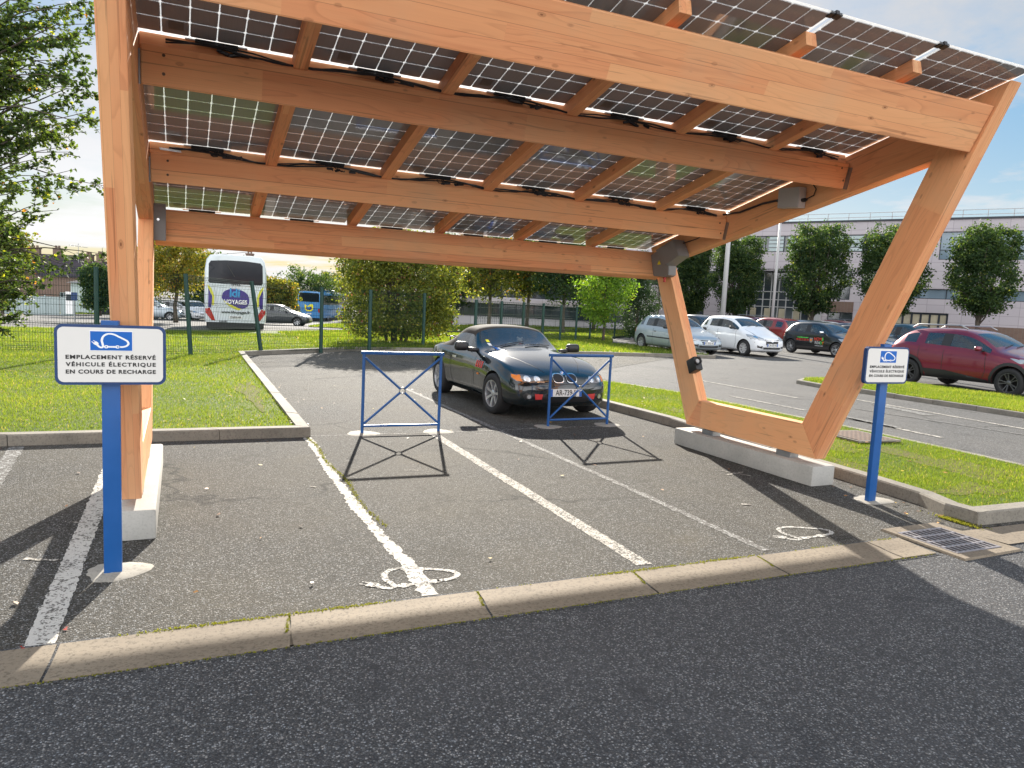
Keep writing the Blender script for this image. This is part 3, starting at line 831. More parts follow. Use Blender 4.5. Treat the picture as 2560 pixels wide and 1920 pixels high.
# ------------------------------------------------------------------ parking signs
def rrect(w, h, r, n=6):
    out = []
    for cx, cy, a0 in ((w / 2 - r, h / 2 - r, 0), (-w / 2 + r, h / 2 - r, 90), (-w / 2 + r, -h / 2 + r, 180), (w / 2 - r, -h / 2 + r, 270)):
        for k in range(n + 1): a = R(a0 + 90 * k / n); out.append((cx + r * math.cos(a), cy + r * math.sin(a)))
    return out
def ev_sign(x, y, label, px, mount):
    o = thing('parking_sign', label, 'sign', (x, y, 0), 0, 'reserved bay signs for charging vehicles')
    Mf = lambda dx, dz, dy: Matrix.Translation((dx, dy, dz)) @ Matrix.Rotation(PI / 2, 4, 'X')     # local xy -> world xz, facing -Y
    bm = bmesh.new(); bx(bm, (px, .045, .725), (.092, .045, 1.462), None, .004); obj_bm('post', bm, M['blue'], o, smooth=True, angle=40)
    zc = 1.268
    # rim: rounded tray
    def ring_solid(w, h, r, y0, y1):
        bm = bmesh.new(); P2 = rrect(w, h, r)
        A = [bm.verts.new((a, y0, zc + b)) for a, b in P2]; B = [bm.verts.new((a, y1, zc + b)) for a, b in P2]; n = len(P2)
        bm.faces.new(A); bm.faces.new(B[::-1])
        for i in range(n): bm.faces.new((A[i], B[i], B[(i + 1) % n], A[(i + 1) % n]))
        bmesh.ops.recalc_face_normals(bm, faces=bm.faces); return bm
    bm = ring_solid(.542, .330, .040, -.012, .022); obj_bm('sign_rim', bm, M['bluedark'], o, smooth=True, angle=35)
    bm = ring_solid(.512, .300, .030, -.0145, -.011); plate = obj_bm('sign_plate', bm, M['signwhite'], o, smooth=True, angle=35)
    if mount:
        bm = bmesh.new(); bx(bm, (px, .02, zc + .175), (.083, .05, .028), None, .003); obj_bm('bracket', bm, M['blue'], o)
    bm = bmesh.new(); bx(bm, (0, -.0152, zc + .078), (.209, .0015, .110), None); obj_bm('pictogram_border', bm, M['purewhite'], plate)
    bm = bmesh.new(); bx(bm, (0, -.0162, zc + .078), (.203, .0016, .104), None); obj_bm('pictogram_field', bm, M['signblue'], plate)
    bm = bmesh.new(); ev_symbol(bm, Mf(.0, zc + .078, -.0174) @ Matrix.Diagonal((.092, .072, 1, 1)), .12, 0)
    obj_bm('electric_car_pictogram', bm, M['purewhite'], plate)
    for i, (t, sp) in enumerate((('EMPLACEMENT RÉSERVÉ', 1.17), ('VÉHICULE ÉLECTRIQUE', 1.26), ('EN COURS DE RECHARGE', 1.14))):
        text_mesh('lettering', t, .0295, M['ink'], plate, Mf(0, zc - .013 - .040 * i, -.0156), .0006, space=sp, bold=.0010)
    ob = [c for c in plate.children if c.name.startswith('lettering')]
    for c in ob:     # fit each line to the same width
        xs = [v.co.x for v in c.data.vertices]; w = max(xs) - min(xs); k = .438 / w; mx = (max(xs) + min(xs)) / 2
        for v in c.data.vertices: v.co.x = (v.co.x - mx) * k
    return o
ev_sign(-.115, -3.05, 'near blue sign post with a white charging-bay plate in front of the left timber frame', -.008, True)
ev_sign(6.0, -3.055, 'far blue sign post with a white charging-bay plate beside the right timber frame', .030, False)
# mortar footings
def footing(x, y, rx, ry, seed, h=.012, name='post_footing'):
    rr = random.Random(seed); bm = bmesh.new(); n = 34
    pr = [1 + .10 * math.sin(3 * t + seed) + rr.uniform(-.05, .05) for t in [2 * PI * k / n for k in range(n)]]
    rings = []
    for f, z in ((1.0, .001), (.9, h * .55), (.55, h), (.2, h * 1.1)):
        rings.append([bm.verts.new((x + rx * f * pr[k] * math.cos(2 * PI * k / n), y + ry * f * pr[k] * math.sin(2 * PI * k / n), z + rr.uniform(-.001, .001))) for k in range(n)])
    for A, B in zip(rings, rings[1:]):
        for k in range(n): bm.faces.new((A[k], A[(k + 1) % n], B[(k + 1) % n], B[k]))
    bm.faces.new(rings[-1]); o = obj_bm('mortar_footing', bm, M['mortar'], smooth=True); S(o)
footing(-.10, -2.98, .17, .16, 1); footing(6.10, -2.98, .19, .15, 3)
for x, y in ((2.25, 1.08), (3.20, 1.06), (4.83, 1.18), (5.78, 1.20)): footing(x, y, .19, .17, int(x * 7), .010)

# ------------------------------------------------------------------ blue barriers
def barrier(x0, x1, y0, y1, label):
    c = ((x0 + x1) / 2, (y0 + y1) / 2); o = thing('pedestrian_barrier', label, 'barrier', (c[0], c[1], 0), math.atan2(y1 - y0, x1 - x0), 'blue crossed-bar barriers at the head of the bays')
    hw = math.hypot(x1 - x0, y1 - y0) / 2
    for s in (-1, 1):
        bm = bmesh.new(); tube(bm, [(s * hw, 0, 0), (s * hw, 0, .972)], .0185, 14); obj_bm('leg', bm, M['blue'], o, smooth=True, angle=40)
    bm = bmesh.new(); tube(bm, [(-hw - .035, 0, .985), (hw + .035, 0, .985)], .021, 14); obj_bm('top_rail', bm, M['blue'], o, smooth=True, angle=40)
    bm = bmesh.new(); tube(bm, [(-hw + .018, 0, .095), (hw - .018, 0, .095)], .015, 12); obj_bm('bottom_rail', bm, M['blue'], o, smooth=True, angle=40)
    cz = .525
    for sx in (-1, 1):
        for sz in (-1, 1):
            e = Vector((sx * (hw - .02), 0, .125 if sz < 0 else .925)); d = (e - Vector((0, 0, cz))).normalized()
            bm = bmesh.new(); tube(bm, [Vector((0, 0, cz)) + d * .036, e], .0145, 12); obj_bm('cross_bar', bm, M['blue'], o, smooth=True, angle=40)
    bm = bmesh.new(); n = 28
    tube(bm, [(.036 * math.cos(2 * PI * k / n), 0, cz + .036 * math.sin(2 * PI * k / n)) for k in range(n)], .0085, 8, closed=True)
    obj_bm('centre_ring', bm, M['galv'], o, smooth=True)
    return o
barrier(2.24, 3.205, 1.06, 1.04, 'blue crossed-bar barrier standing on its own left of the roadster')
barrier(4.825, 5.785, 1.17, 1.20, 'blue crossed-bar barrier directly in front of the roadster grille')
ground_symbol(1.49, -3.555, .62, .27, 'worn white electric car symbol painted across the thick white line nearest the left sign')
ground_symbol(4.61, -3.555, .60, .26, 'clean white electric car symbol painted alone near the right sign post')

# ------------------------------------------------------------------ drain grate and manhole cover
def drain():
    o = thing('drain_grate', 'slotted cast iron drain grate in a concrete frame at the end of the gutter', 'drain', (5.62, -4.06, 0))
    bm = bmesh.new(); fr = [(-.33, -.36), (.36, -.34), (.34, .37), (-.30, .36)]; inn = [(-.25, -.25), (.26, -.25), (.26, .25), (-.25, .25)]
    A = [bm.verts.new((a, b, .002)) for a, b in fr]; A2 = [bm.verts.new((a * .97, b * .97, .016)) for a, b in fr]; B = [bm.verts.new((a, b, .012)) for a, b in inn]; B2 = [bm.verts.new((a, b, -.01)) for a, b in inn]
    for P, Q in ((A, A2), (A2, B), (B, B2)):
        for i in range(4): bm.faces.new((P[i], P[(i + 1) % 4], Q[(i + 1) % 4], Q[i]))
    bmesh.ops.recalc_face_normals(bm, faces=bm.faces); obj_bm('concrete_frame', bm, M['gutter'], o)
    iron = simple('cast_iron', (.27, .25, .26), .5, .4, var=.3, scale=20, bump=.4)
    bm = bmesh.new()
    for i in range(5): bx(bm, (0, -.236 + i * .118, .012), (.50, .020, .012), None, .003)
    for i in range(10): bx(bm, (-.245 + i * .0545, 0, .0105), (.017, .49, .010), None, .002)
    obj_bm('grate', bm, iron, o)
    bm = bmesh.new(); bx(bm, (0, 0, .0065), (.5, .5, .003)); obj_bm('pit', bm, simple('drain_pit_shade', (.012, .010, .009), .95), o)  # flat near-black sheet stands in for the shade of a deep pit
drain()
def manhole():
    o = thing('manhole_cover', 'rusty patterned steel manhole cover set in the grass behind the right sign', 'manhole', (8.50, -.75, KH), R(-4))
    s = NT('chequer_plate'); v = s.coord('Object'); ch = s.n('ShaderNodeTexChecker'); ch.inputs['Scale'].default_value = 26; s.l(v, ch.inputs[0])
    c = s.mix(s.noise(v, 8, 4), (.13, .075, .05), (.20, .14, .10)); c = s.mix(s.math('MULTIPLY', ch.outputs[1], .55), c, (.045, .03, .022))
    m = s.done(s.bsdf(c, .6, .3, .4, s.bump(ch.outputs[1], .6, .006)))
    bm = bmesh.new(); bx(bm, (0, 0, .005), (.60, .66, .02), None, .004); obj_bm('lid', bm, m, o)
    bm = bmesh.new()
    for a, b, w, h in ((0, .35, .72, .04), (0, -.35, .72, .04), (.34, 0, .04, .66), (-.34, 0, .04, .66)): bx(bm, (a, b, .0), (w, h, .024), None, .003)
    obj_bm('rim', bm, M['kerb'], o)
manhole()
# ------------------------------------------------------------------ lawns
def grass_ground():
    s = NT('lawn_ground'); v = s.pos()
    c = s.mix(s.noise(v, 30, 4), (.045, .075, .012), (.10, .14, .02))
    c = s.mix(s.ramp(s.noise(v, 1.1, 4, .6), [(.45, 0), (.72, .6)]), c, (.15, .16, .03))
    dirt = s.ramp(s.noise(v, .8, 5, .65), [(.60, 0), (.70, .8)])
    c = s.mix(dirt, c, (.22, .165, .095))
    return s.done(s.bsdf(c, .9, 0, .2, s.bump(s.noise(v, 80, 4), .6, .02)))
M['lawn'] = grass_ground()
def leafy(name, stops, transl=.45, rough=.45, spec=.4, tcol=1.5):
    rough = max(rough, .62); spec = min(spec, .22)
    s = NT(name); t = s.attr('tint', 'Fac')
    c = s.ramp(t, stops)
    p = s.bsdf(c, rough, 0, spec)
    tr = s.n('ShaderNodeBsdfTranslucent'); c2 = s.mix(1, c, (tcol * 1.05, tcol, tcol * .35), 'MULTIPLY'); s.l(c2, tr.inputs[0])
    m = s.n('ShaderNodeMixShader'); m.inputs[0].default_value = transl; s.l(p, m.inputs[1]); s.l(tr.outputs[0], m.inputs[2])
    return s.done(m.outputs[0])
M['blade'] = leafy('grass_blades', [(0, (.055, .095, .018)), (.4, (.115, .17, .025)), (.75, (.20, .25, .045)), (.9, (.30, .29, .08)), (1, (.40, .31, .16))], .5, .5, .3, 1.7)
LH = .10
LAWN_L = [(-40, 1.08), (1.50, 1.08), (1.62, 12.2)] + [(a - .05, b + .13) for a, b in BACK[1:]] + [(18.3, 13.95)]
bay_edge = [gT(1671, 876).xy, gT(1530, 863).xy, gT(1530, 846).xy]
far_right = [gT(1640, 838).xy, gT(1640, 826).xy, gT(1500, 812).xy, gT(1330, 806).xy, gT(1130, 806).xy]
lawn_poly = LAWN_L + [tuple(p) for p in bay_edge] + [tuple(p) for p in far_right] + [tuple(p.xy) for p in FAR_EDGE[::-1]] 
S(sheet('lawn', lawn_poly, LH - .02, M['lawn'], 1.6))
ISL = [(6.80, 5.1), (6.83, 3.0), (6.88, 1.0), (6.78, 0), (6.66, -2.3), (6.57, -3.1), (6.44, -3.5), (6.44, -3.70), (9.0, -3.76), (9.05, -2.5), (9.18, -.5), (9.10, 1.5), (9.05, 4.1), (8.8, 5.2), (8.46, 5.9), (7.9, 6.38), (7.3, 6.45), (6.95, 6.1)]
S(sheet('lawn', ISL, .088, M['lawn'], .8))
MEDP = [(14.70, -30), (14.63, .7), (14.56, 4.3), (14.33, 5.2), (14.46, 6.0), (15.0, 6.39), (16.0, 6.48), (17.82, 6.28), (17.68, 2.7), (17.68, -30)]
S(sheet('lawn', MEDP, .082, M['lawn'], 2))
STRIP2 = [gT(-300, 781).xy, gT(0, 783).xy, gT(250, 786).xy, gT(520, 791).xy, gT(735, 793).xy, gT(742, 785).xy, gT(520, 781).xy, gT(250, 777).xy, gT(-300, 772).xy]
STRIP2 = [tuple(p) for p in STRIP2]
S(sheet('lawn', STRIP2, .05, M['lawn'], 3))
WEDGE = [tuple(gT(a, b).xy) for a, b in ((770, 818), (860, 822), (1000, 824), (1000, 812), (880, 809), (800, 812))]
S(sheet('lawn', WEDGE, .05, M['lawn'], 3))
FARS = [tuple(gT(a, b).xy) for a, b in ((-300, 762), (0, 764), (240, 767), (420, 770), (600, 773), (760, 775), (760, 769), (420, 764), (0, 758), (-300, 757))]
S(sheet('lawn', FARS, .05, M['lawn'], 4))

BARE = [(1.22, 4.3, .14, 1.3), (7.55, -1.0, .55, .35), (8.15, -2.3, .35, .8), (6.85, -1.6, .16, .9), (8.5, -.1, .5, .25), (7.2, -3.2, .4, .18), (7.6, 1.5, .25, .6)]
def bare(x, y):
    m = np.zeros(np.shape(x), bool)
    for cx, cy, rx, ry in BARE:
        t = np.arctan2((y - cy) / ry, (x - cx) / rx); m |= ((x - cx) / rx) ** 2 + ((y - cy) / ry) ** 2 < (1 + .3 * np.sin(3 * t + cx * 5) + .2 * np.sin(7 * t)) ** 2
    return m
def soil():
    s = NT('bare_soil'); v = s.pos(); c = s.mix(s.noise(v, 14, 5, .7), (.09, .09, .03), (.18, .15, .065)); c = s.mix(s.ramp(s.noise(v, 30, 3), [(.5, 0), (.6, .7)]), c, (.09, .12, .02)); m = s.done(s.bsdf(c, .95, 0, .1, s.bump(s.noise(v, 60, 4), .7, .02)))
    for cx, cy, rx, ry in BARE:
        n = 48; T = [2 * PI * k / n for k in range(n)]
        poly = [(cx + rx * 1.05 * (1 + .3 * math.sin(3 * t + cx * 5) + .2 * math.sin(7 * t)) * math.cos(t), cy + ry * 1.05 * (1 + .3 * math.sin(3 * t + cx * 5) + .2 * math.sin(7 * t)) * math.sin(t)) for t in T]
        S(sheet('bare_soil', poly, .093 if cx > 6.5 else LH - .012, m, 5))
soil()
def scatter_grass(poly, n, dz, hgt, seed, dmin=0, width=.006):
    r = np.random.default_rng(seed); xs = [p[0] for p in poly]; ys = [p[1] for p in poly]
    bx0, bx1, by0, by1 = min(xs), max(xs), min(ys), max(ys)
    P = []; tot = 0
    tries = 0
    while tot < n and tries < 60:
        tries += 1
        x = r.uniform(bx0, bx1, 400000); y = r.uniform(by0, by1, 400000)
        dx = x - CAM.x; dy = y - CAM.y; dep = dx * CF.x + dy * CF.y; lat = (dx * CR.x + dy * CR.y) / np.maximum(dep, .1)
        k = (dep > 1) & (np.abs(lat) < .78) & inside(poly, x, y)
        k &= r.random(len(x)) < np.clip((dmin / np.maximum(dep, .1)) ** 1.7, 0, 1)
        P.append(np.stack([x[k], y[k], dep[k]], 1)); tot += k.sum()
    P = np.concatenate(P); P = P[~(bare(P[:, 0], P[:, 1]) & (r.random(len(P)) < .4))][:n]; n = len(P)
    x, y, d = P.T
    z = terrain(x, y) + dz
    patch = .5 + .5 * np.sin(x * 1.7 + 1.3 * np.sin(y * 2.1)) * np.sin(y * 1.3 + np.sin(x * 1.9))
    sc = np.clip(d / 12, .8, 3.0)
    h = hgt * r.uniform(.45, 1.15, n) * (.75 + .5 * patch) * np.clip(sc, 1, 1.4); a = r.uniform(0, 2 * PI, n); w = width * sc * r.uniform(.7, 1.3, n)
    lx = r.normal(0, .4, n) * h; ly = r.normal(0, .4, n) * h
    V = np.empty((n, 3, 3)); ca, sa = np.cos(a) * w, np.sin(a) * w
    V[:, 0] = np.stack([x + ca, y + sa, z], 1); V[:, 1] = np.stack([x - ca, y - sa, z], 1); V[:, 2] = np.stack([x + lx, y + ly, z + h], 1)
    t = np.clip(.30 + .28 * patch + r.normal(0, .16, n), 0, 1); t[r.random(n) < .03] = 1
    # sandy worn spots get dry short blades
    return V.reshape(-1, 3), np.arange(n * 3).reshape(-1, 3), np.repeat(t, 3)
def grass(polys, label):
    VV = []; FF = []; TT = []; o = 0
    for poly, n, dz, h, seed, dm, w in polys:
        V, F, T = scatter_grass(poly, n, dz, h, seed, dm, w); VV.append(V); FF.append(F + o); TT.append(T); o += len(V)
    ob = fast_mesh('grass', np.concatenate(VV), np.concatenate(FF), M['blade'], colors=np.concatenate(TT)); tag(ob, label, 'grass', kind='stuff')
near = [(-9, 1.09), (1.49, 1.09), (1.60, 12.2), (3.9, 13.8), (3.9, 22), (-14, 22)]
grass([(near, 150000, LH - .025, .042, 3, 9, .0045)], 'short bright green mown grass behind the left timber frame')
midp = [(3.9, 13.8), (7.7, 14.8), (16.5, 14.3), (18.2, 14.1)] + [tuple(p) for p in bay_edge] + [tuple(p) for p in far_right] + [(3.9, 24)]
grass([(midp, 90000, LH - .02, .07, 4, 22, .007)], 'mown grass beyond the roadster with tree shadows')
grass([(ISL, 130000, .075, .045, 5, 8, .0042)], 'patchy grass on the island beside the concrete plinth')
grass([(MEDP, 80000, .07, .05, 6, 14, .0055)], 'grass strip along the parked dark red car')
farg = [tuple(p.xy) for p in FAR_EDGE] + [(3.9, 22), (-14, 22)]
grass([(STRIP2, 12000, .04, .08, 8, 40, .012), (WEDGE, 8000, .04, .08, 9, 40, .012)], 'grass verges along the road behind the fence')
# fallen leaves
def litter():
    V = []; F = []; T = []
    spots = [(random.uniform(-6, 1.5), random.uniform(1.2, 11), LH + .012) for _ in range(120)] + [(random.uniform(6.9, 9), random.uniform(-3.5, 4), .12) for _ in range(50)] + \
            [(random.uniform(-1, 6), random.uniform(-3.8, 6), .008) for _ in range(70)] + [(random.uniform(5.9, 6.3), random.uniform(-3.8, -2.2), .008) for _ in range(14)] + [(random.uniform(2, 12), random.uniform(15, 22), LH + .02) for _ in range(120)]
    for x, y, z in spots:
        a = random.uniform(0, 6.3); l = random.uniform(.012, .03); i = len(V); q = [(-1, 0), (0, -.55), (1.1, 0), (0, .55)]; z += terrain(x, y)
        for u, v in q: V.append((x + (u * math.cos(a) - v * math.sin(a)) * l, y + (u * math.sin(a) + v * math.cos(a)) * l, z + random.uniform(0, .012)))
        F.append((i, i + 1, i + 2, i + 3)); T.extend([random.random()] * 4)
    s = NT('dry_leaves'); c = s.ramp(s.attr('tint', 'Fac'), [(0, (.10, .045, .02)), (.5, (.26, .12, .04)), (.8, (.42, .22, .05)), (1, (.5, .38, .06))]); m = s.done(s.bsdf(c, .6, 0, .3))
    o = fast_mesh('fallen_leaves', np.array(V), np.array(F), m, colors=np.array(T)); tag(o, 'brown and yellow fallen leaves scattered on grass and asphalt', 'leaves', kind='stuff')
litter()
# ------------------------------------------------------------------ trees
BARK = concrete('tree_bark', (.07, .055, .042), (.12, .10, .08), 9, .4)
LF = {
 'lime': leafy('lime_leaves', [(0, (.022, .048, .026)), (.5, (.048, .088, .036)), (.85, (.11, .16, .05)), (1, (.2, .22, .07))], .5, .42, .5, 1.6),
 'hornbeam': leafy('hornbeam_leaves', [(0, (.035, .065, .03)), (.5, (.07, .11, .035)), (.85, (.15, .21, .04)), (.97, (.40, .42, .05)), (1, (.5, .22, .05))], .45, .38, .55, 1.7),
 'autumn': leafy('autumn_leaves', [(0, (.05, .07, .02)), (.4, (.13, .15, .03)), (.7, (.27, .24, .04)), (.9, (.42, .30, .05)), (1, (.48, .22, .05))], .45, .45, .4, 1.5),
 'shrub': leafy('shrub_leaves', [(0, (.045, .065, .025)), (.4, (.10, .13, .035)), (.7, (.20, .23, .05)), (.92, (.38, .34, .06)), (1, (.26, .11, .08))], .45, .45, .4, 1.6),
 'fresh': leafy('fresh_leaves', [(0, (.06, .12, .03)), (.5, (.14, .25, .04)), (.85, (.26, .38, .05)), (1, (.42, .42, .07))], .5, .45, .4, 1.6),
 'dark': leafy('dark_leaves', [(0, (.02, .04, .022)), (.6, (.04, .075, .03)), (1, (.08, .12, .045))], .3, .5, .3, 1.3)}
def _x(): pass
def leaves_from_points(Pn, size, r, flat=.35, aspect=.6):
    n = len(Pn)
    nz = r.normal(0, 1, (n, 3)); nz[:, 2] += flat * 2; nz /= np.linalg.norm(nz, axis=1)[:, None]
    t = r.normal(0, 1, (n, 3)); t -= nz * (t * nz).sum(1)[:, None]; t /= np.linalg.norm(t, axis=1)[:, None]; b = np.cross(nz, t)
    s = (size * r.uniform(.65, 1.3, n))[:, None]
    V = np.empty((n, 4, 3)); V[:, 0] = Pn - t * s; V[:, 1] = Pn - b * s * aspect + nz * s * .12; V[:, 2] = Pn + t * s; V[:, 3] = Pn + b * s * aspect + nz * s * .12
    return V.reshape(-1, 3), np.arange(n * 4).reshape(-1, 4)
def crown_points(blobs, nclump, per, spread, r, shell=.55, lump=.25):
    """blobs: (cx,cy,cz,rx,ry,rz,weight)"""
    w = np.array([b[6] for b in blobs], float); w /= w.sum(); ix = r.choice(len(blobs), nclump, p=w)
    B = np.array([b[:6] for b in blobs])[ix]
    d = r.normal(0, 1, (nclump, 3)); d /= np.linalg.norm(d, axis=1)[:, None]
    lumpf = 1 + lump * np.sin(d[:, 0] * 5 + ix) * np.sin(d[:, 1] * 6 + 2 * ix) * np.cos(d[:, 2] * 5) + r.normal(0, .07, nclump)
    rad = (shell + (1 - shell) * r.random(nclump) ** .6) * lumpf
    C = B[:, :3] + d * B[:, 3:] * rad[:, None]
    ctint = r.normal(0, .14, nclump)
    k = r.poisson(per, nclump).clip(1); ci = np.repeat(np.arange(nclump), k)
    P = C[ci] + r.normal(0, 1, (len(ci), 3)) * spread * np.array([1, 1, .7])
    return C, P, ctint[ci], rad[ci]
def limbs(bm, base, top, C, r, r0, nl=26, parent_n=6):
    pts = [base + (top - base) * t + Vector((r.normal(0, .02), r.normal(0, .02), 0)) * (t * 3) for t in np.linspace(0, 1, 7)]
    tube(bm, pts, [r0 * (1.25 - .25 * min(1, t * 5)) * (1 - .45 * t) for t in np.linspace(0, 1, 7)], 9)
    idx = r.choice(len(C), min(nl, len(C)), replace=False)
    for i in idx:
        e = Vector(C[i]); t0 = r.uniform(.55, 1.0); s = base + (top - base) * t0; L = (e - s).length
        q = [s + (e - s) * t + Vector((r.normal(0, .05), r.normal(0, .05), .12 * math.sin(t * PI))) * L * .5 for t in (0, .3, .65, 1)]
        q[0] = s
        tube(bm, q, [r0 * .38, r0 * .25, r0 * .14, r0 * .05], 5, cap=False)
def tree(label, loc, blobs, kind, nclump, per, spread, leaf, trunk_top, r0, seed, name='tree', group=None, cat='tree', flat=.35, shell=.55, bias=0.0, lump=.25, stems=None, nl=26):
    r = np.random.default_rng(seed); o = thing(name, label, cat, loc, 0, group)
    C, P, ct, rad = crown_points(blobs, nclump, per, spread, r, shell, lump)
    keep = P[:, 2] > .12; P = P[keep]; ct = ct[keep]
    V, F = leaves_from_points(P, leaf, r, flat)
    t = np.clip(.42 + bias + ct + r.normal(0, .12, len(P)), 0, .9); u = r.random(len(P)); t[u < .02 + max(0, bias) * .1] = 1
    fast_mesh('crown', V, F, LF[kind], o, colors=np.repeat(t, 4))
    bm = bmesh.new()
    if stems:
        for sx, sy, h in stems: limbs(bm, Vector((sx * .3, sy * .3, -.05)), Vector((sx, sy, h)), C, r, r0, nl)
    else: limbs(bm, Vector((0, 0, -.1)), Vector((0, 0, trunk_top)), C, r, r0, nl)
    obj_bm('trunk', bm, BARK, o, smooth=True)
    return o
def spot(px, depth, dz=0):
    p = heading(px, depth); p.z += dz; return p
# clipped limes in front of the modern building
G1 = 'clipped trees in front of the tiled building'
for px, dep, wd, top, bot, sd, lab in ((1712, 60, 3.2, 7.6, 2.2, 1, 'dark clipped tree half hidden behind the rear timber leg'),
        (1822, 55, 4.1, 7.4, 2.3, 2, 'clipped street tree directly behind the thick pale lamp pole'), (2016, 50, 4.8, 7.9, 2.5, 3, 'broad heart-shaped clipped street tree between two poles and the black car'),
        (2200, 47, 4.6, 7.7, 2.5, 4, 'clipped street tree cut across by the leaning front timber leg'), (2427, 44, 4.5, 7.5, 2.9, 5, 'clipped street tree with a clear trunk above the dark red car')):
    bot -= .35; h = top - bot; c = (top + bot) / 2; rx = wd / 2 * .94
    bl = [(0, 0, c - .1 * h, rx * .92, rx * .85, h * .42, 3), (-rx * .45, 0, c + h * .22, rx * .5, rx * .6, h * .26, 1.2), (rx * .40, 0, c + h * .25, rx * .55, rx * .6, h * .27, 1.3), (0, 0, bot + .12 * h, rx * .5, rx * .5, h * .16, .6)]
    tree(lab, spot(px, dep), bl, 'lime', 980, 26, .18, .078, bot + .4, .17, 20 + sd, group=G1, flat=.2, shell=.60, lump=.26, nl=30)
# big shrub right of the fence
tree('large bushy multi-stemmed shrub between the fence and the parked roadster', spot(985, 26.3, .08), [(.15, 0, 1.9, 1.95, 1.7, 1.75, 4), (-1.15, 0, 2.75, .95, 1.0, 1.0, 1.2), (1.1, -.2, 2.6, 1.2, 1.1, 1.3, 1.3), (-.1, 0, 3.2, 1.3, 1.2, .9, 1), (.9, -.2, .9, 1.1, 1.0, .8, 1), (-1.0, -.2, .9, .9, 1.0, .8, .8)],
     'shrub', 1700, 22, .16, .052, 1.7, .05, 31, name='shrub', cat='shrub', flat=.15, bias=.11, stems=[(-.9, .1, 2.2), (-.35, -.1, 2.5), (.1, .2, 2.6), (.6, 0, 2.3), (1.1, .1, 1.9), (-.1, -.3, 1.8)], nl=22)
# small pale tree and dark conifer
tree('slender light green young tree beside the dark fence posts', spot(1502, 36), [(0, 0, 2.6, 1.35, 1.2, 1.5, 3), (.2, 0, 3.6, 1.0, .9, .9, 1.2), (-.5, 0, 1.5, .9, .8, .8, .8)], 'fresh', 520, 18, .15, .065, 2.6, .07, 41, flat=.5, shell=.3, bias=.05)
tree('dark feathery conifer between the light green tree and the silver hatchback', spot(1582, 41), [(0, 0, 1.7, 1.0, .9, 1.8, 3), (-.35, 0, 2.9, .55, .5, 1.1, 1), (.1, 0, 3.9, .45, .4, 1.1, 1)], 'dark', 560, 24, .14, .05, 3.6, .10, 42, name='conifer', flat=0)
tree('thin dark tree left of the rear timber leg in front of the lilac wall', spot(1632, 50), [(0, 0, 3.4, .9, .8, 1.9, 3), (.1, 0, 4.9, .7, .6, 1.0, 1)], 'dark', 130, 14, .18, .07, 4.4, .06, 43, flat=.2)
# background trees
G2 = 'background trees beyond the fences'
for px, dep, wd, lo, hi, kind, sd, bias, lab in (
        (1215, 46, 4.6, 2.1, 7.0, 'autumn', 51, -.15, 'brownish tree over the second fence behind the roadster roof'),
        (1310, 50, 4.6, 2.1, 7.2, 'autumn', 52, -.2, 'olive tree over the middle of the second fence'),
        (1398, 46, 4.4, 1.9, 6.8, 'lime', 53, -.05, 'dark green tree over the right end of the second fence'),
        (1475, 56, 4.6, 1.2, 7.0, 'dark', 54, 0, 'dark tree mass behind the light green young tree'),
        (1120, 60, 5.0, 1.2, 7.5, 'lime', 55, -.1, 'green tree showing just right of the big shrub'),
        (440, 45, 4.3, 1.4, 5.6, 'autumn', 56, .12, 'yellowing tree immediately left of the white coach'),
        (365, 56, 5.0, 1.2, 5.5, 'autumn', 57, -.08, 'olive tree close behind the left timber legs'),
        (548, 62, 6.5, .5, 5.6, 'lime', 58, -.1, 'dark green tree peeping out behind the white coach roof'),
        (690, 62, 3.6, .2, 3.8, 'autumn', 59, .02, 'small round tree with orange edge between the two coaches'),
        (772, 82, 7.0, .2, 6.0, 'lime', 60, .05, 'tall airy tree behind the light blue bus'),
        (850, 97, 7.0, .3, 6.0, 'autumn', 61, -.02, 'yellow green tree behind the right end of the light blue bus'),
        (940, 88, 9.0, .2, 7.5, 'lime', 62, -.05, 'tall tree behind the big shrub'),
        (252, 60, 2.6, .4, 4.2, 'lime', 63, -.05, 'small tree beside the pale house wall'),
        (8, 30, 1.9, 1.0, 4.4, 'shrub', 64, .02, 'sunlit tree at the left edge below the overhanging branches')):
    h = hi - lo; rx = wd / 2; c = (hi + lo) / 2
    bl = [(0, 0, c, rx * .9, rx * .9, h * .46, 3), (-rx * .4, .2, c + h * .2, rx * .55, rx * .6, h * .3, 1), (rx * .42, -.1, c + h * .12, rx * .55, rx * .6, h * .3, 1), (-rx * .2, 0, c - h * .25, rx * .7, rx * .7, h * .25, 1)]
    big = dep > 58
    tree(lab, spot(px, dep), bl, kind, 420 if big else 520, 20, .24 if big else .2, .12 if big else .085, lo + h * .45, .13, sd, group=G2, bias=bias, shell=.35)

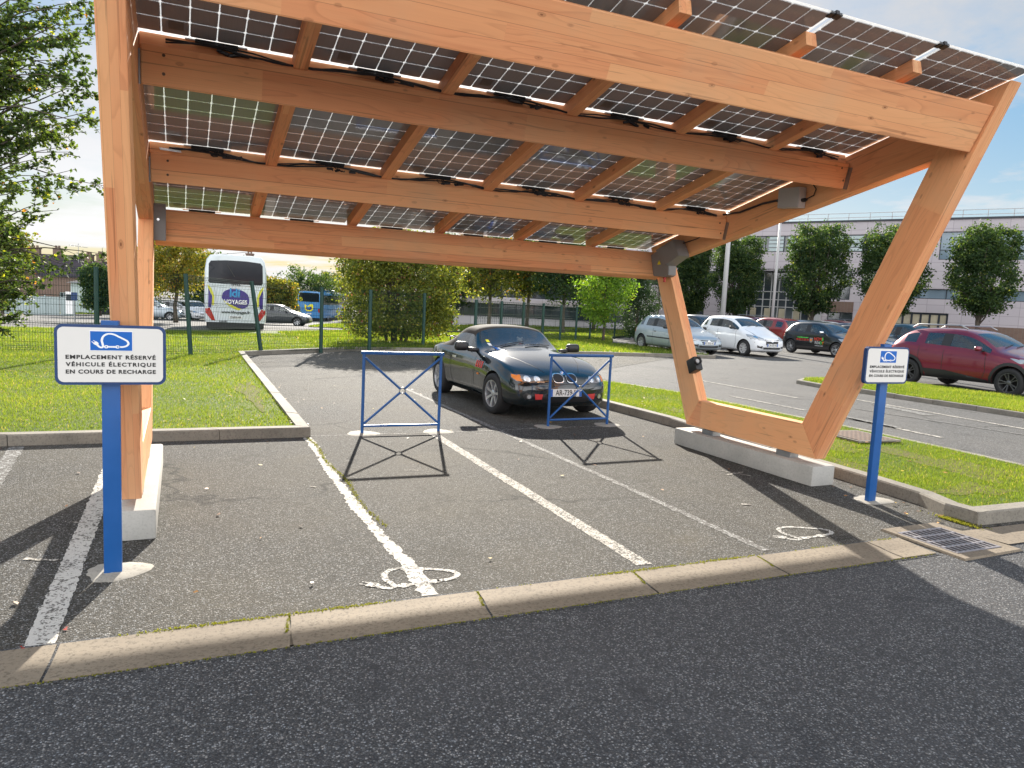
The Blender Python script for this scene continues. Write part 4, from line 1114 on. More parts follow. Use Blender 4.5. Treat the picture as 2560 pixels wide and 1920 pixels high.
# near tree on the left, only its branches reach into the picture
def near_branches(name, label, base, tips, dep, seed, leafsz, nt=16, per=15, kind='hornbeam', thick=.03, trunk=None, droop=.25):
    r = np.random.default_rng(seed); o = thing(name, label, 'tree', (trunk[0], trunk[1], terrain(trunk[0], trunk[1])))
    org = o.location.copy(); bm = bmesh.new(); LP = []; LT = []; LD = []
    tube(bm, [(0, 0, -.1), (.05, 0, 1.5), (0, .05, 3.2), (.08, 0, 5.0), (.1, .05, 6.6)], [.17, .14, .12, .09, .04], 12)
    for (bx_, by_), (tx, ty), dd, dn in tips:
        d0 = dep + r.uniform(-.4, .4); a = at(bx_, by_, d0 + .3) - org; b = at(tx, ty, d0 + dd) - org; L = (b - a).length
        hub = Vector((0.03, 0, max(.8, a.z - .25 * (Vector((a.x, a.y, 0)).length)))); 
        main = [hub, hub.lerp(a, .5) + Vector((0, 0, .1))] + [a.lerp(b, t) + Vector((r.normal(0, .02), r.normal(0, .02), r.normal(0, .015) + .10 * math.sin(t * PI))) * L for t in (0, .2, .4, .6, .8)] + [b]
        tube(bm, main, [thick * 1.6, thick * 1.2, thick * .7, thick * .55, thick * .42, thick * .3, thick * .2, .003], 6, cap=False)
        dirm = (b - a).normalized()
        for k in range(int(nt * dn * max(.5, L / 1.2))):
            t = r.uniform(.0, 1.0); p = a.lerp(b, t); side = Vector((r.normal(0, .5), r.normal(0, .5), r.normal(0, .62)))
            q = (dirm * r.uniform(.3, 1.0) + side).normalized(); l = r.uniform(.10, .42) * (1.15 - .75 * t); e = p + q * l + Vector((0, 0, -droop * l * .5))
            tube(bm, [p, p.lerp(e, .5) + Vector((0, 0, .03 * l)), e], [.005, .0035, .0015], 4, cap=False)
            m = max(3, int(per * l / .3))
            for j in range(m):
                u = (j + .6) / m; pp = p.lerp(e, u) + Vector((r.normal(0, .014), r.normal(0, .014), r.normal(0, .014))); LP.append(pp); LT.append(0)
        for j in range(10):
            u = .75 + .25 * j / 9; LP.append(a.lerp(b, u) + Vector((r.normal(0, .02), r.normal(0, .02), r.normal(0, .015))))
    LP = np.array([tuple(p) for p in LP]); V, F = leaves_from_points(LP, leafsz, r, .7, .58)
    t = np.clip(.36 + .18 * np.sin(LP[:, 0] * 3) * np.sin(LP[:, 2] * 4) + r.normal(0, .15, len(LP)), 0, .9); u = r.random(len(LP)); t[u < .03] = .96; t[u < .006] = 1
    fast_mesh('crown', V, F, LF[kind], o, colors=np.repeat(t, 4)); obj_bm('trunk', bm, BARK, o, smooth=True); return o
tips = []
rr = random.Random(5)
for ty, tx in ((-30, 120), (5, 215), (30, 232), (60, 236), (85, 225), (110, 200), (140, 205), (150, 165), (185, 236), (200, 180), (215, 222), (235, 242), (262, 150), (275, 238), (300, 244), (330, 212), (322, 150), (365, 165), (380, 176), (395, 100), (423, 188), (440, 120), (465, 262), (480, 150), (500, 120), (525, 146), (560, 82), (20, 120), (60, 100), (100, 90), (150, 60), (205, 70), (250, 60), (300, 60), (350, 60), (420, 50), (470, 60), (30, 40), (90, 20), (170, 10), (240, 0), (420, -20), (540, 20)):
    tips.append(((-170 + rr.uniform(-40, 20), ty + rr.uniform(10, 230)), (tx, ty), rr.uniform(-.5, .6), 1.15 if ty < 150 else .9 if ty < 345 else .42))
near_branches('tree', 'near tree whose leafy branches overhang from the left edge of the picture', None, tips, 9.6, 11, .033, 34, 22, trunk=(-7.8, 2.2))
tips2 = []
for ty, tx in ((650, 120), (640, 200), (636, 265), (668, 180), (690, 150), (700, 110), (715, 125), (735, 95), (755, 80), (780, 70), (800, 40), (825, 20), (660, 60), (700, 40), (740, 30), (770, 10), (640, 40)):
    tips2.append(((-120 + rr.uniform(-30, 20), ty + rr.uniform(-20, 50)), (tx, ty), rr.uniform(-.4, .5), .38 if tx > 130 else .75))
near_branches('tree', 'low leafy branches in front of the wire fence at the left edge', None, tips2, 10.5, 12, .033, 30, 20, trunk=(-6.9, 4.2))
# ------------------------------------------------------------------ wire fences
def wire(bm, a, b, r):
    a = Vector(a); b = Vector(b); d = (b - a).normalized(); u = d.cross(Vector((0, 0, 1)) if abs(d.z) < .9 else Vector((1, 0, 0))).normalized(); v = d.cross(u)
    A = []; B = []
    for k in range(3):
        o = (u * math.cos(2.09 * k) + v * math.sin(2.09 * k)) * r; A.append(bm.verts.new(a + o)); B.append(bm.verts.new(b + o))
    for k in range(3): bm.faces.new((A[k], A[(k + 1) % 3], B[(k + 1) % 3], B[k]))
M['wiregreen'] = simple('wire_coating', (.008, .03, .022), .85, 0, .1, var=.1)
def fence(name, label, pts, hs, leans, dz, dx, hz, r, pr, group=None):
    o = thing(name, label, 'fence', (pts[0][0], pts[0][1], terrain(*pts[0])), 0, group); org = o.location
    P = [Vector((x, y, terrain(x, y))) - org for x, y in pts]; T = []
    for i, p in enumerate(P):
        l = Vector((leans[i][0], leans[i][1], 0)); t = p + l + Vector((0, 0, hs[i])); T.append(t)
        bm = bmesh.new(); tube(bm, [p - Vector((0, 0, .1)), t], pr, 10); obj_bm('post', bm, M['greengrey'], o, smooth=True, angle=40)
    for i in range(len(P) - 1):
        bm = bmesh.new(); a, b, c, d = P[i] + Vector((0, 0, dz)), P[i + 1] + Vector((0, 0, dz)), T[i + 1] - Vector((0, 0, .03)), T[i] - Vector((0, 0, .03))
        L = (b - a).length; n = max(2, int(L / dx)); nrm = Vector((-(b - a).y, (b - a).x, 0)).normalized()
        folds = (.04, .33, .64, .96)
        def q(s, t):
            f = 0
            for k in folds:
                if abs(t - k) < .022: f = (1 - abs(t - k) / .022) * .03
            return a.lerp(b, s).lerp(d.lerp(c, s), t) + nrm * f
        ts = sorted({0, 1} | {x for k in folds for x in (k - .022, k, k + .022) if 0 < x < 1})
        for k in range(n + 1):
            s = k / n
            for t0, t1 in zip(ts, ts[1:]): wire(bm, q(s, t0), q(s, t1), r)
        for k in range(hz + 1): wire(bm, q(0, k / hz), q(1, k / hz), r * 1.15)
        for k in folds:
            for t in (k - .022, k, k + .022):
                if 0 < t < 1: wire(bm, q(0, t), q(1, t), r * 1.15)
        obj_bm('mesh_panel', bm, M['wiregreen'], o)
    return o
f0 = [gnd(243, 880, .1), gnd(478, 886, .1), gnd(655, 877, .1), gnd(802, 873, .1), gnd(923, 874, .1)]
p1, p2 = Vector(f0[0].xy), Vector(f0[1].xy); dd = (p1 - p2)
left = [tuple(p1 + dd * k) for k in (4, 3, 2, 1)]
fp = left + [(v.x, v.y) for v in f0] + [(7.6, 15.75)]
fence('wire_fence', 'dark green welded wire fence with leaning round posts behind the left lawn', fp, [2.02] * 5 + [1.97, 1.9, 1.85, 1.85, 1.85], [(0, 0)] * 5 + [(-.12, .02), (-.27, .05), (0, 0), (0, 0), (0, 0)], .08, .052, 9, .0034, .052)
f2 = [(1182, 25.5), (1245, 27.2), (1300, 29), (1349, 31), (1393, 33.1), (1432, 35.2), (1467, 37.4), (1528, 42), (1590, 47)]
fence('wire_fence', 'straight green wire fence receding beyond the lawn behind the roadster', [tuple(heading(a, b).xy) for a, b in f2], [1.72] * 9, [(0, 0)] * 9, .05, .16, 7, .006, .055)

# ------------------------------------------------------------------ buildings
def glass_mat(name, col, rough=.06, spec=.9, var=.4):
    s = NT(name); n = s.noise(s.pos(), .35, 3); c = s.mix(n, tuple(x * (1 - var) for x in col), tuple(x * (1 + var) for x in col))
    return s.done(s.bsdf(c, rough, 0, spec, s.bump(s.noise(s.pos(), .8, 2), .04, .05)))
M['winglass'] = glass_mat('building_window_glass', (.035, .045, .055))
M['winpale'] = glass_mat('pale_sky_glass', (.16, .22, .27), .08)
M['curtain_and_reflection'] = simple('beige_curtain_and_door_reflection', (.42, .37, .26), .3, 0, .8, var=.5, scale=1.2)  # curtains of the ground windows, also the painted reflections on the entrance doors
M['louvre'] = simple('white_louvre', (.42, .50, .50), .4, var=.1)
M['frame'] = simple('dark_window_frame', (.03, .035, .045), .4, .3)
def tile_mat(name, c1, c2, mort, w, h):
    s = NT(name); c = s.coord('Object'); x = s.sep(c); cb = s.n('ShaderNodeCombineXYZ'); s.l(x[0], cb.inputs[0]); s.l(x[2], cb.inputs[1])
    b = s.n('ShaderNodeTexBrick'); b.offset = 0; b.inputs['Scale'].default_value = 1; b.inputs['Brick Width'].default_value = w; b.inputs['Row Height'].default_value = h
    b.inputs['Mortar Size'].default_value = .012; b.inputs['Color1'].default_value = (*c1, 1); b.inputs['Color2'].default_value = (*c2, 1); b.inputs['Mortar'].default_value = (*mort, 1); s.l(cb.outputs[0], b.inputs[0])
    col = s.mix(s.math('MULTIPLY', s.noise(c, .5, 5), .35), b.outputs[0], tuple(v * .6 for v in c1))
    return s.done(s.bsdf(col, .6, 0, .4))
M['tile'] = tile_mat('lilac_facade_tiles', (.49, .445, .47), (.54, .49, .51), (.27, .23, .25), 1.15, .62)
M['tile2'] = tile_mat('grey_facade_tiles', (.48, .46, .50), (.52, .50, .53), (.12, .11, .12), 1.15, .62)
M['brick'] = tile_mat('brown_brick', (.17, .095, .07), (.21, .12, .085), (.2, .17, .14), .24, .08)
M['roof'] = tile_mat('slate_roof', (.05, .035, .04), (.065, .045, .045), (.03, .02, .02), .3, .2)

def wall_holes(name, xs0, xs1, z0, z1, holes, m, parent, y=0.0, depth=.16, back=None):
    """front wall at local y with rectangular openings (x0,x1,z0,z1)"""
    X = sorted({xs0, xs1} | {v for h in holes for v in h[:2]}); Z = sorted({z0, z1} | {v for h in holes for v in h[2:4]})
    bm = bmesh.new()
    for a, b in zip(X, X[1:]):
        for c, d in zip(Z, Z[1:]):
            mx_, mz = (a + b) / 2, (c + d) / 2
            if any(h[0] < mx_ < h[1] and h[2] < mz < h[3] for h in holes): continue
            bm.faces.new([bm.verts.new(v) for v in ((a, y, c), (b, y, c), (b, y, d), (a, y, d))])
    for h in holes:
        a, b, c, d = h[:4]
        for p, q in (((a, c), (b, c)), ((b, c), (b, d)), ((b, d), (a, d)), ((a, d), (a, c))):
            bm.faces.new([bm.verts.new(v) for v in ((p[0], y, p[1]), (q[0], y, q[1]), (q[0], y + depth, q[1]), (p[0], y + depth, p[1]))])
    if back:   # side walls and roof so that it is a volume
        for v in (((xs0, y, z0), (xs0, y, z1), (xs0, back, z1), (xs0, back, z0)), ((xs1, y, z0), (xs1, back, z0), (xs1, back, z1), (xs1, y, z1)), ((xs0, y, z1), (xs1, y, z1), (xs1, back, z1), (xs0, back, z1)), ((xs0, back, z0), (xs0, back, z1), (xs1, back, z1), (xs1, back, z0))):
            bm.faces.new([bm.verts.new(p) for p in v])
    bmesh.ops.remove_doubles(bm, verts=bm.verts, dist=1e-4)
    return obj_bm(name, bm, m, parent)
def window(parent, x0, x1, z0, z1, y, nx, nz=(), glass='winglass', fw=.05, mull=None, frame='frame', gy=.10):
    w = thing('window', None, None); w.parent = parent; 
    bm = bmesh.new(); bx(bm, ((x0 + x1) / 2, y + gy, (z0 + z1) / 2), (x1 - x0, .02, z1 - z0)); g = obj_bm('pane', bm, M[glass], w)
    bm = bmesh.new()
    for z in (z0 + fw / 2, z1 - fw / 2): bx(bm, ((x0 + x1) / 2, y + gy - .03, z), (x1 - x0, .05, fw))
    xs = [x0 + (x1 - x0) * k / nx for k in range(nx + 1)] if mull is None else [x0] + mull + [x1]
    for k, x in enumerate(xs): bx(bm, (min(max(x, x0 + fw / 2), x1 - fw / 2), y + gy - .033, (z0 + z1) / 2), (fw, .05, z1 - z0 - 2 * fw))
    for z in nz: bx(bm, ((x0 + x1) / 2, y + gy - .036, z), (x1 - x0 - 2 * fw, .04, fw * .8))
    obj_bm('frame', bm, M[frame], w); return w

def modern_building():
    e = Vector((.4907, -.8713)); P0 = Vector((50.4, 30.8)); rz = math.atan2(e.y, e.x)
    o = thing('office_building', 'long two-tone tiled modern building with window bands and a roof railing', 'building', (P0.x, P0.y, terrain(50, 30)), rz)
    nrm = Vector((-e.y, e.x))
    def F(px, py):     # picture point -> (a, z) on the facade plane
        d = ray(px, py); t = (P0 - Vector(CAM.xy)).dot(nrm) / Vector((d.x, d.y)).dot(nrm); p = CAM + d * t
        return (Vector(p.xy) - P0).dot(e), p.z - o.location.z
    def FX(px, ref=700): return F(px, ref)[0]
    top = F(2254, 551)[1]; L0 = FX(1480); L1 = FX(2560) + 14
    zb = lambda px, py: F(px, py)[1]
    up0, up1 = zb(2160, 630), zb(2160, 586)
    bandR0, bandR1 = zb(2520, 650), zb(2520, 577)
    mid0, mid1 = zb(2440, 751), zb(2440, 725)
    gr0, gr1 = .4, zb(2300, 781)
    holes = []; W_ = []
    # louvred upper band
    x0, x1 = FX(1860), FX(2262); holes.append((x0, x1, up0, up1)); W_.append((x0, x1, up0, up1, 'L'))
    x0, x1 = FX(2340), L1 - 1.0; holes.append((x0, x1, bandR0, up1 + .12)); W_.append((x0, x1, bandR0, up1 + .12, 'U'))
    x0, x1 = FX(2236), L1 - 1.0; holes.append((x0, x1, mid0, mid1)); W_.append((x0, x1, mid0, mid1, 'M'))
    x0, x1 = FX(2244), FX(2381); holes.append((x0, x1, gr0, gr1)); W_.append((x0, x1, gr0, gr1, 'G'))
    # recessed dark glazing and the entrance
    x0, x1 = FX(2074), FX(2128); dz0, dz1 = zb(2100, 749), zb(2100, 677); holes.append((x0, x1, dz0, dz1)); W_.append((x0, x1, dz0, dz1, 'D'))
    x0, x1 = FX(2076), FX(2140); holes.append((x0, x1, .3, zb(2100, 781))); W_.append((x0, x1, .3, zb(2100, 781), 'B'))
    ex0, ex1 = FX(1842), FX(2062); ez1 = zb(1900, 677); holes.append((ex0, ex1, -.3, ez1)); W_.append((ex0, ex1, -.3, ez1, 'E'))
    x0, x1 = FX(1500), FX(1790); lz0, lz1 = zb(1750, 716), zb(1750, 677); holes.append((x0, x1, lz0, lz1)); W_.append((x0, x1, lz0, lz1, 'W'))
    x0, x1 = FX(1690), FX(1765); holes.append((x0, x1, .3, zb(1740, 767))); W_.append((x0, x1, .3, zb(1740, 767), 'B'))
    wall_holes('wall', L0, L1, -.6, top, holes, M['tile'], o, 0, .25, 14)
    for a, b, c, d, k in W_:
        if k == 'L':
            n = 8; w = window(o, a, b, c, d, .08, n)
            bw = (b - a) / n
            for i in range(n):
                if i in (0, 3): continue
                bm = bmesh.new()
                for j in range(4): bx(bm, (a + bw * (i + .58), .10, c + (d - c) * (.16 + .23 * j)), (bw * .78, .04, (d - c) * .17), Matrix.Identity(4))
                obj_bm('louvre', bm, M['louvre'], w)
        elif k == 'U': window(o, a, b, c, d, .08, 10, (c + (d - c) * .35,), 'winpale')
        elif k == 'M': window(o, a, b, c, d, .08, 12, (), 'winpale')
        elif k == 'G': window(o, a, b, c, d, .08, 6, (), 'curtain_and_reflection', .14)
        elif k == 'E':
            z1 = zb(1900, 727); z2 = zb(1900, 747); z3 = zb(1900, 765)
            window(o, a, b, c + .3, d, 1.2, 11, (z1, z2, z3), 'winglass', .09, frame='plasticgrey')
            bm = bmesh.new(); bx(bm, ((a + b) / 2, .7, d + .1), (b - a, 1.4, .2)); obj_bm('canopy', bm, M['frame'], o)
            for i in range(5):
                bm = bmesh.new(); u = a + (b - a) * (.17 + .17 * i); bx(bm, (u, 1.18, 1.25), ((b - a) * .07, .03, 2.2)); obj_bm('door_reflection', bm, M['curtain_and_reflection'], o)  # beige slabs painted in as reflections on the entrance doors
            bm = bmesh.new(); bx(bm, (b - .35, -.15, d / 2), (.7, .6, d + .3), None, .05); obj_bm('column', bm, M['plasticgrey'], o)
        else: window(o, a, b, c, d, .08, max(2, int((b - a) / 1.3)), (), 'winglass', .07)
    # brown base, string courses, coping
    bm = bmesh.new(); bx(bm, ((FX(2385) + L1) / 2, -.06, .75), (L1 - FX(2385), .12, 1.9)); obj_bm('brick_base', bm, M['brick'], o)
    bm = bmesh.new(); bx(bm, ((L0 + L1) / 2, .15, top + .05), (L1 - L0 + .2, .5, .12)); obj_bm('coping', bm, M['frame'], o)
    bm = bmesh.new(); bx(bm, ((FX(2076) + FX(2140)) / 2, -.04, (zb(2100, 754) + zb(2100, 780)) / 2), (FX(2140) - FX(2076), .08, zb(2100, 754) - zb(2100, 780))); obj_bm('brown_panel', bm, M['brick'], o)
    # roof railing
    bm = bmesh.new(); h = zb(2254, 531) - top
    for k in range(int((L1 - L0) / 1.55)):
        x = L0 + 1 + k * 1.55; bx(bm, (x, .5, top + .1 + h / 2), (.05, .05, h))
    for f in (.45, 1.0): bx(bm, ((L0 + L1) / 2, .5, top + .1 + h * f), (L1 - L0 - 1, .05, .045))
    obj_bm('roof_railing', bm, M['plasticgrey'], o)
    return o
modern_building()

def low_building():
    c = heading(1310, 60); d = CF.xy.normalized(); o = thing('low_building', 'low dark-glazed wing with a lilac band seen through the trees and the second fence', 'building', (c.x, c.y, c.z), math.atan2(CR.y, CR.x))
    zc = lambda py: (CAM + ray(1350, py) * 60).z - c.z
    a, b = -8.5, 9.5; z0, z1, z2, z3 = zc(797), zc(764), zc(751), zc(640)
    z0 = max(.5, z0)
    wall_holes('wall', a, b, -.3, z3, [(a + .3, b - .3, z0, z1), (a + .3, b - .3, z2 + .1, z3 - .6)], M['tile2'], o, 0, .2, 9)
    window(o, a + .3, b - .3, z0, z1, .05, 12, (), 'winglass', .07); window(o, a + .3, b - .3, z2 + .1, z3 - .6, .05, 12, (), 'winglass', .08)
    bm = bmesh.new(); bx(bm, ((a + b) / 2, -.05, (z1 + z2) / 2), (b - a, .1, z2 - z1)); obj_bm('fascia', bm, M['tile'], o)
low_building()

def house(px, dep, label, w, dpt, eave, ridge, chim, rz=0, wallm='brick', win=(), gable=False):
    c = heading(px, dep); o = thing('house', label, 'house', (c.x, c.y, c.z), math.atan2(CR.y, CR.x) + rz)
    wall_holes('wall', -w / 2, w / 2, -1, eave, [(x - .45, x + .45, z, z + 1.2) for x, z in win], M[wallm], o, 0, .15, dpt)
    for x, z in win: window(o, x - .45, x + .45, z, z + 1.2, .02, 2, (), 'winglass', .06, frame='louvre')
    bm = bmesh.new(); ov = .3
    if gable:   # ridge runs away from the viewer: gable wall faces the camera
        v = [(-w / 2 - ov, -ov, eave - .1), (w / 2 + ov, -ov, eave - .1), (0, -ov, ridge), (-w / 2 - ov, dpt + ov, eave - .1), (w / 2 + ov, dpt + ov, eave - .1), (0, dpt + ov, ridge)]
        V = [bm.verts.new(p) for p in v]; bm.faces.new((V[0], V[2], V[5], V[3])); bm.faces.new((V[1], V[4], V[5], V[2]))
        bmesh.ops.solidify(bm, geom=bm.faces[:], thickness=.15); obj_bm('roof', bm, M['roof'], o)
        bm = bmesh.new(); bm.faces.new([bm.verts.new(p) for p in ((-w / 2, 0, eave), (w / 2, 0, eave), (0, 0, ridge - .15))]); bm.faces.new([bm.verts.new(p) for p in ((-w / 2, dpt, eave), (w / 2, dpt, eave), (0, dpt, ridge - .15))])
        obj_bm('gable', bm, M[wallm], o)
    else:
        v = [(-w / 2 - ov, -ov, eave - .1), (w / 2 + ov, -ov, eave - .1), (w / 2 + ov * .2 - (w * .12), dpt / 2, ridge), (-w / 2 - ov * .2 + (w * .12), dpt / 2, ridge), (-w / 2 - ov, dpt + ov, eave - .1), (w / 2 + ov, dpt + ov, eave - .1)]
        V = [bm.verts.new(p) for p in v]; bm.faces.new((V[0], V[1], V[2], V[3])); bm.faces.new((V[3], V[2], V[5], V[4])); bm.faces.new((V[1], V[5], V[2])); bm.faces.new((V[0], V[3], V[4]))
        bm.faces.new((V[0], V[4], V[5], V[1])); bmesh.ops.recalc_face_normals(bm, faces=bm.faces); obj_bm('roof', bm, M['roof'], o)
    for x, y, z, s in chim:
        bm = bmesh.new(); bx(bm, (x, y, z / 2 + .8), (s, .55, z - 1.6)); bx(bm, (x, y, z), (s + .12, .67, .14)); 
        for k in (-.2, .2): bx(bm, (x + k * s, y, z + .2), (.18, .2, .3))
        obj_bm('chimney', bm, M['brick'], o)
    return o
m80 = 80 / 1834
house(118, 84, 'dark-roofed brick house with two chimneys behind the pale wall at the far left', 8.6, 7, 4.2, 6.4, [(-2.6, 3.5, 7.0, .95), (-.2, 3.5, 7.1, .85)], .12, win=((-1.5, .8), (1.2, .8)))
house(176, 78, 'small brick house with a low dark roof and clustered chimney pots beside the pale house', 6.2, 6, 3.7, 5.5, [(.2, 3.0, 6.1, .8), (1.5, 3.0, 6.2, .6)], -.1, win=((-.6, .8), (1.9, .8)))
house(224, 70, 'pale rendered low house with one window near the left fence post', 3.3, 5, 2.9, 3.4, [], 0, 'louvre', win=((-.2, .4),))
house(578, 96, 'distant roof and brick chimney just above the white coach', 6, 6, 5.4, 7.5, [(1.6, 2.5, 8.2, .9)], .1)
# pale boundary wall and slatted fence
def far_wall(pa, da, pb, db, h, label, m='louvre', name='boundary_wall', cat='wall'):
    a = heading(pa, da); b = heading(pb, db); o = thing(name, label, cat, a); v = b - a; L = v.xy.length; o.rotation_euler = (0, 0, math.atan2(v.y, v.x))
    bm = bmesh.new(); n = int(L / .9)
    for k in range(n): bx(bm, (L * (k + .5) / n, 0, h / 2 - .1), (L / n - .03, .06, h + .2), None)
    for k in range(0, n + 1, 3): bx(bm, (L * k / n, -.02, h / 2), (.10, .12, h + .15))
    obj_bm('panel_row', bm, M[m], o); return o
far_wall(-120, 52, 190, 56, 1.35, 'pale slatted boundary wall along the far road at the left', name='boundary_wall')
far_wall(655, 62, 745, 64, 1.3, 'grey boundary wall between the two coaches', 'kerb')
far_wall(240, 66, 520, 74, 1.5, 'dark boundary wall behind the parked cars left of the white coach', 'frame')
def notice(px, dep):
    c = heading(px, dep); o = thing('notice_board', 'white notice board with a dark picture standing before the pale wall', 'sign', c, math.atan2(CR.y, CR.x))
    bm = bmesh.new(); bx(bm, (0, 0, .95), (.48, .06, 1.5), None, .01); obj_bm('board', bm, M['purewhite'], o)
    bm = bmesh.new(); bx(bm, (0, -.034, 1.32), (.40, .01, .42)); obj_bm('picture', bm, M['winglass'], o)
notice(177, 50.5)
def small_post(px, dep, h, label):
    c = heading(px, dep); o = thing('sign_post', label, 'sign post', c, math.atan2(CR.y, CR.x)); bm = bmesh.new(); tube(bm, [(0, 0, 0), (0, 0, h)], .03, 8); obj_bm('pole', bm, M['galv'], o)
    bm = bmesh.new(); bx(bm, (0, -.035, h - .2), (.32, .02, .42), None, .01); obj_bm('plate', bm, M['bluedark'], o)
small_post(190, 38, 1.5, 'thin post with a small blue plate on the verge behind the left fence')
small_post(858, 44, 1.0, 'short thin post on the grass wedge in front of the blue bus')
def lamp(px, dep, r0, r1, h, label):
    c = heading(px, dep); o = thing('lamp_pole', label, 'lamp pole', c); bm = bmesh.new(); tube(bm, [(0, 0, 0), (0, 0, h)], [r0, r1], 16); obj_bm('mast', bm, M['plasticgrey'], o, smooth=True)
    bm = bmesh.new(); lathe(bm, [(r0 * 1.5, 0), (r0 * 1.5, .1), (r0 * 1.05, .14), (r0 * 1.02, .5)], 16, None, 'Z'); obj_bm('base_collar', bm, M['galv'], o, smooth=True)
    bm = bmesh.new(); bx(bm, (-.5, 0, h + .05), (1.1, .25, .12), None, .03); obj_bm('lamp_head', bm, M['plasticgrey'], o)
lamp(1793, 38, .135, .09, 8.5, 'thick pale lamp pole rising behind the white hatchback')
lamp(1916, 46, .10, .065, 9.0, 'slim pale lamp pole beside the broad clipped tree')
# overhead wires and roof aerials far left
def overhead():
    bm = bmesh.new(); a = at(-200, 640, 80); b = at(900, 600, 78)
    for dz in (0, .55): tube(bm, [a.lerp(b, t) + Vector((0, 0, dz - 1.2 * math.sin(t * PI))) for t in np.linspace(0, 1, 15)], .018, 4)
    o = obj_bm('overhead_wire', bm, M['black']); tag(o, 'thin overhead wires crossing the sky above the far left houses', 'wire')
overhead()
def aerial(px, py, dep, label):
    p = at(px, py, dep); o = thing('aerial', label, 'aerial', p); bm = bmesh.new(); tube(bm, [(0, 0, -1.6), (0, 0, .9)], .03, 5)
    v = Vector((CR.x, CR.y, 0)).normalized(); tube(bm, [v * -1.0 + Vector((0, 0, .7)), v * 1.0 + Vector((0, 0, .5))], .02, 4)
    for t in (-.8, -.4, 0, .4, .8): tube(bm, [v * t + Vector((0, .3, .6 - t * .1)), v * t + Vector((0, -.3, .6 - t * .1))], .012, 4)
    obj_bm('antenna', bm, M['galv'], o)
aerial(196, 630, 79, 'spindly television aerial above the clustered chimney pots'); aerial(60, 634, 84, 'spindly television aerial at the leftmost chimney')
# ------------------------------------------------------------------ vehicles
def paint(name, col, metal=.35, rough=.38, dirt=.12):
    if name in MC: return MC[name]
    s = NT(name); v = s.coord('Object'); n = s.noise(v, 3, 5)
    c = s.mix(s.math('MULTIPLY', s.ramp(n, [(.4, 0), (.8, 1)]), dirt), col, tuple(x * .6 + .03 for x in col))
    z = s.sep(v)[2]; low = s.ramp(z, [(.15, .45), (.5, 0)])
    c = s.mix(s.math('MULTIPLY', low, min(.35, dirt * 2.5)), c, (.12, .105, .085))
    fl = s.voro(v, 900); c = s.mix(s.math('MULTIPLY', fl, .10), c, tuple(min(1, x * 1.6 + .02) for x in col))
    MC[name] = s.done(s.bsdf(c, rough, metal, .5, None, Coat_Weight=1.0, Coat_Roughness=.04)); return MC[name]
def carglass():
    s = NT('car_glass'); tr = s.n('ShaderNodeBsdfTransparent'); tr.inputs[0].default_value = (.72, .80, .79, 1)
    gl = s.n('ShaderNodeBsdfGlossy'); gl.inputs['Roughness'].default_value = .02; gl.inputs[0].default_value = (.95, .98, 1, 1)
    fr = s.n('ShaderNodeFresnel'); fr.inputs[0].default_value = 1.55
    d = s.n('ShaderNodeBsdfDiffuse'); d.inputs[0].default_value = (.10, .12, .13, 1)
    d.inputs[0].default_value = (.55, .60, .62, 1); tl = s.n('ShaderNodeBsdfTranslucent'); tl.inputs[0].default_value = (.6, .68, .7, 1)
    dm = s.n('ShaderNodeMixShader'); dm.inputs[0].default_value = .6; s.l(d.outputs[0], dm.inputs[1]); s.l(tl.outputs[0], dm.inputs[2])
    a = s.n('ShaderNodeMixShader'); a.inputs[0].default_value = .10; s.l(tr.outputs[0], a.inputs[1]); s.l(dm.outputs[0], a.inputs[2])
    b = s.n('ShaderNodeMixShader'); s.l(s.math('ADD', s.math('MULTIPLY', fr.outputs[0], 1.1), .05), b.inputs[0]); s.l(a.outputs[0], b.inputs[1]); s.l(gl.outputs[0], b.inputs[2])
    return s.done(b.outputs[0])
M['carglass'] = carglass()
M['darkglass'] = simple('tinted_glass', (.010, .013, .020), .08, 0, .25, var=.2)
M['lamp'] = simple('headlamp_lens', (.42, .44, .46), .10, .35, .9, var=.35, scale=14)
M['tail'] = simple('tail_lamp_lens', (.38, .015, .012), .12, 0, .8, var=.25, scale=12)
M['trim'] = simple('car_black_trim', (.02, .02, .021), .5, var=.2)
M['liner'] = simple('wheel_well', (.006, .006, .006), .9)
M['interior'] = simple('car_interior', (.03, .03, .033), .8, var=.3)
M['plate_w'] = simple('number_plate', (.72, .72, .70), .4, var=.04)
M['plate_b'] = simple('plate_blue', (.01, .10, .42), .4)

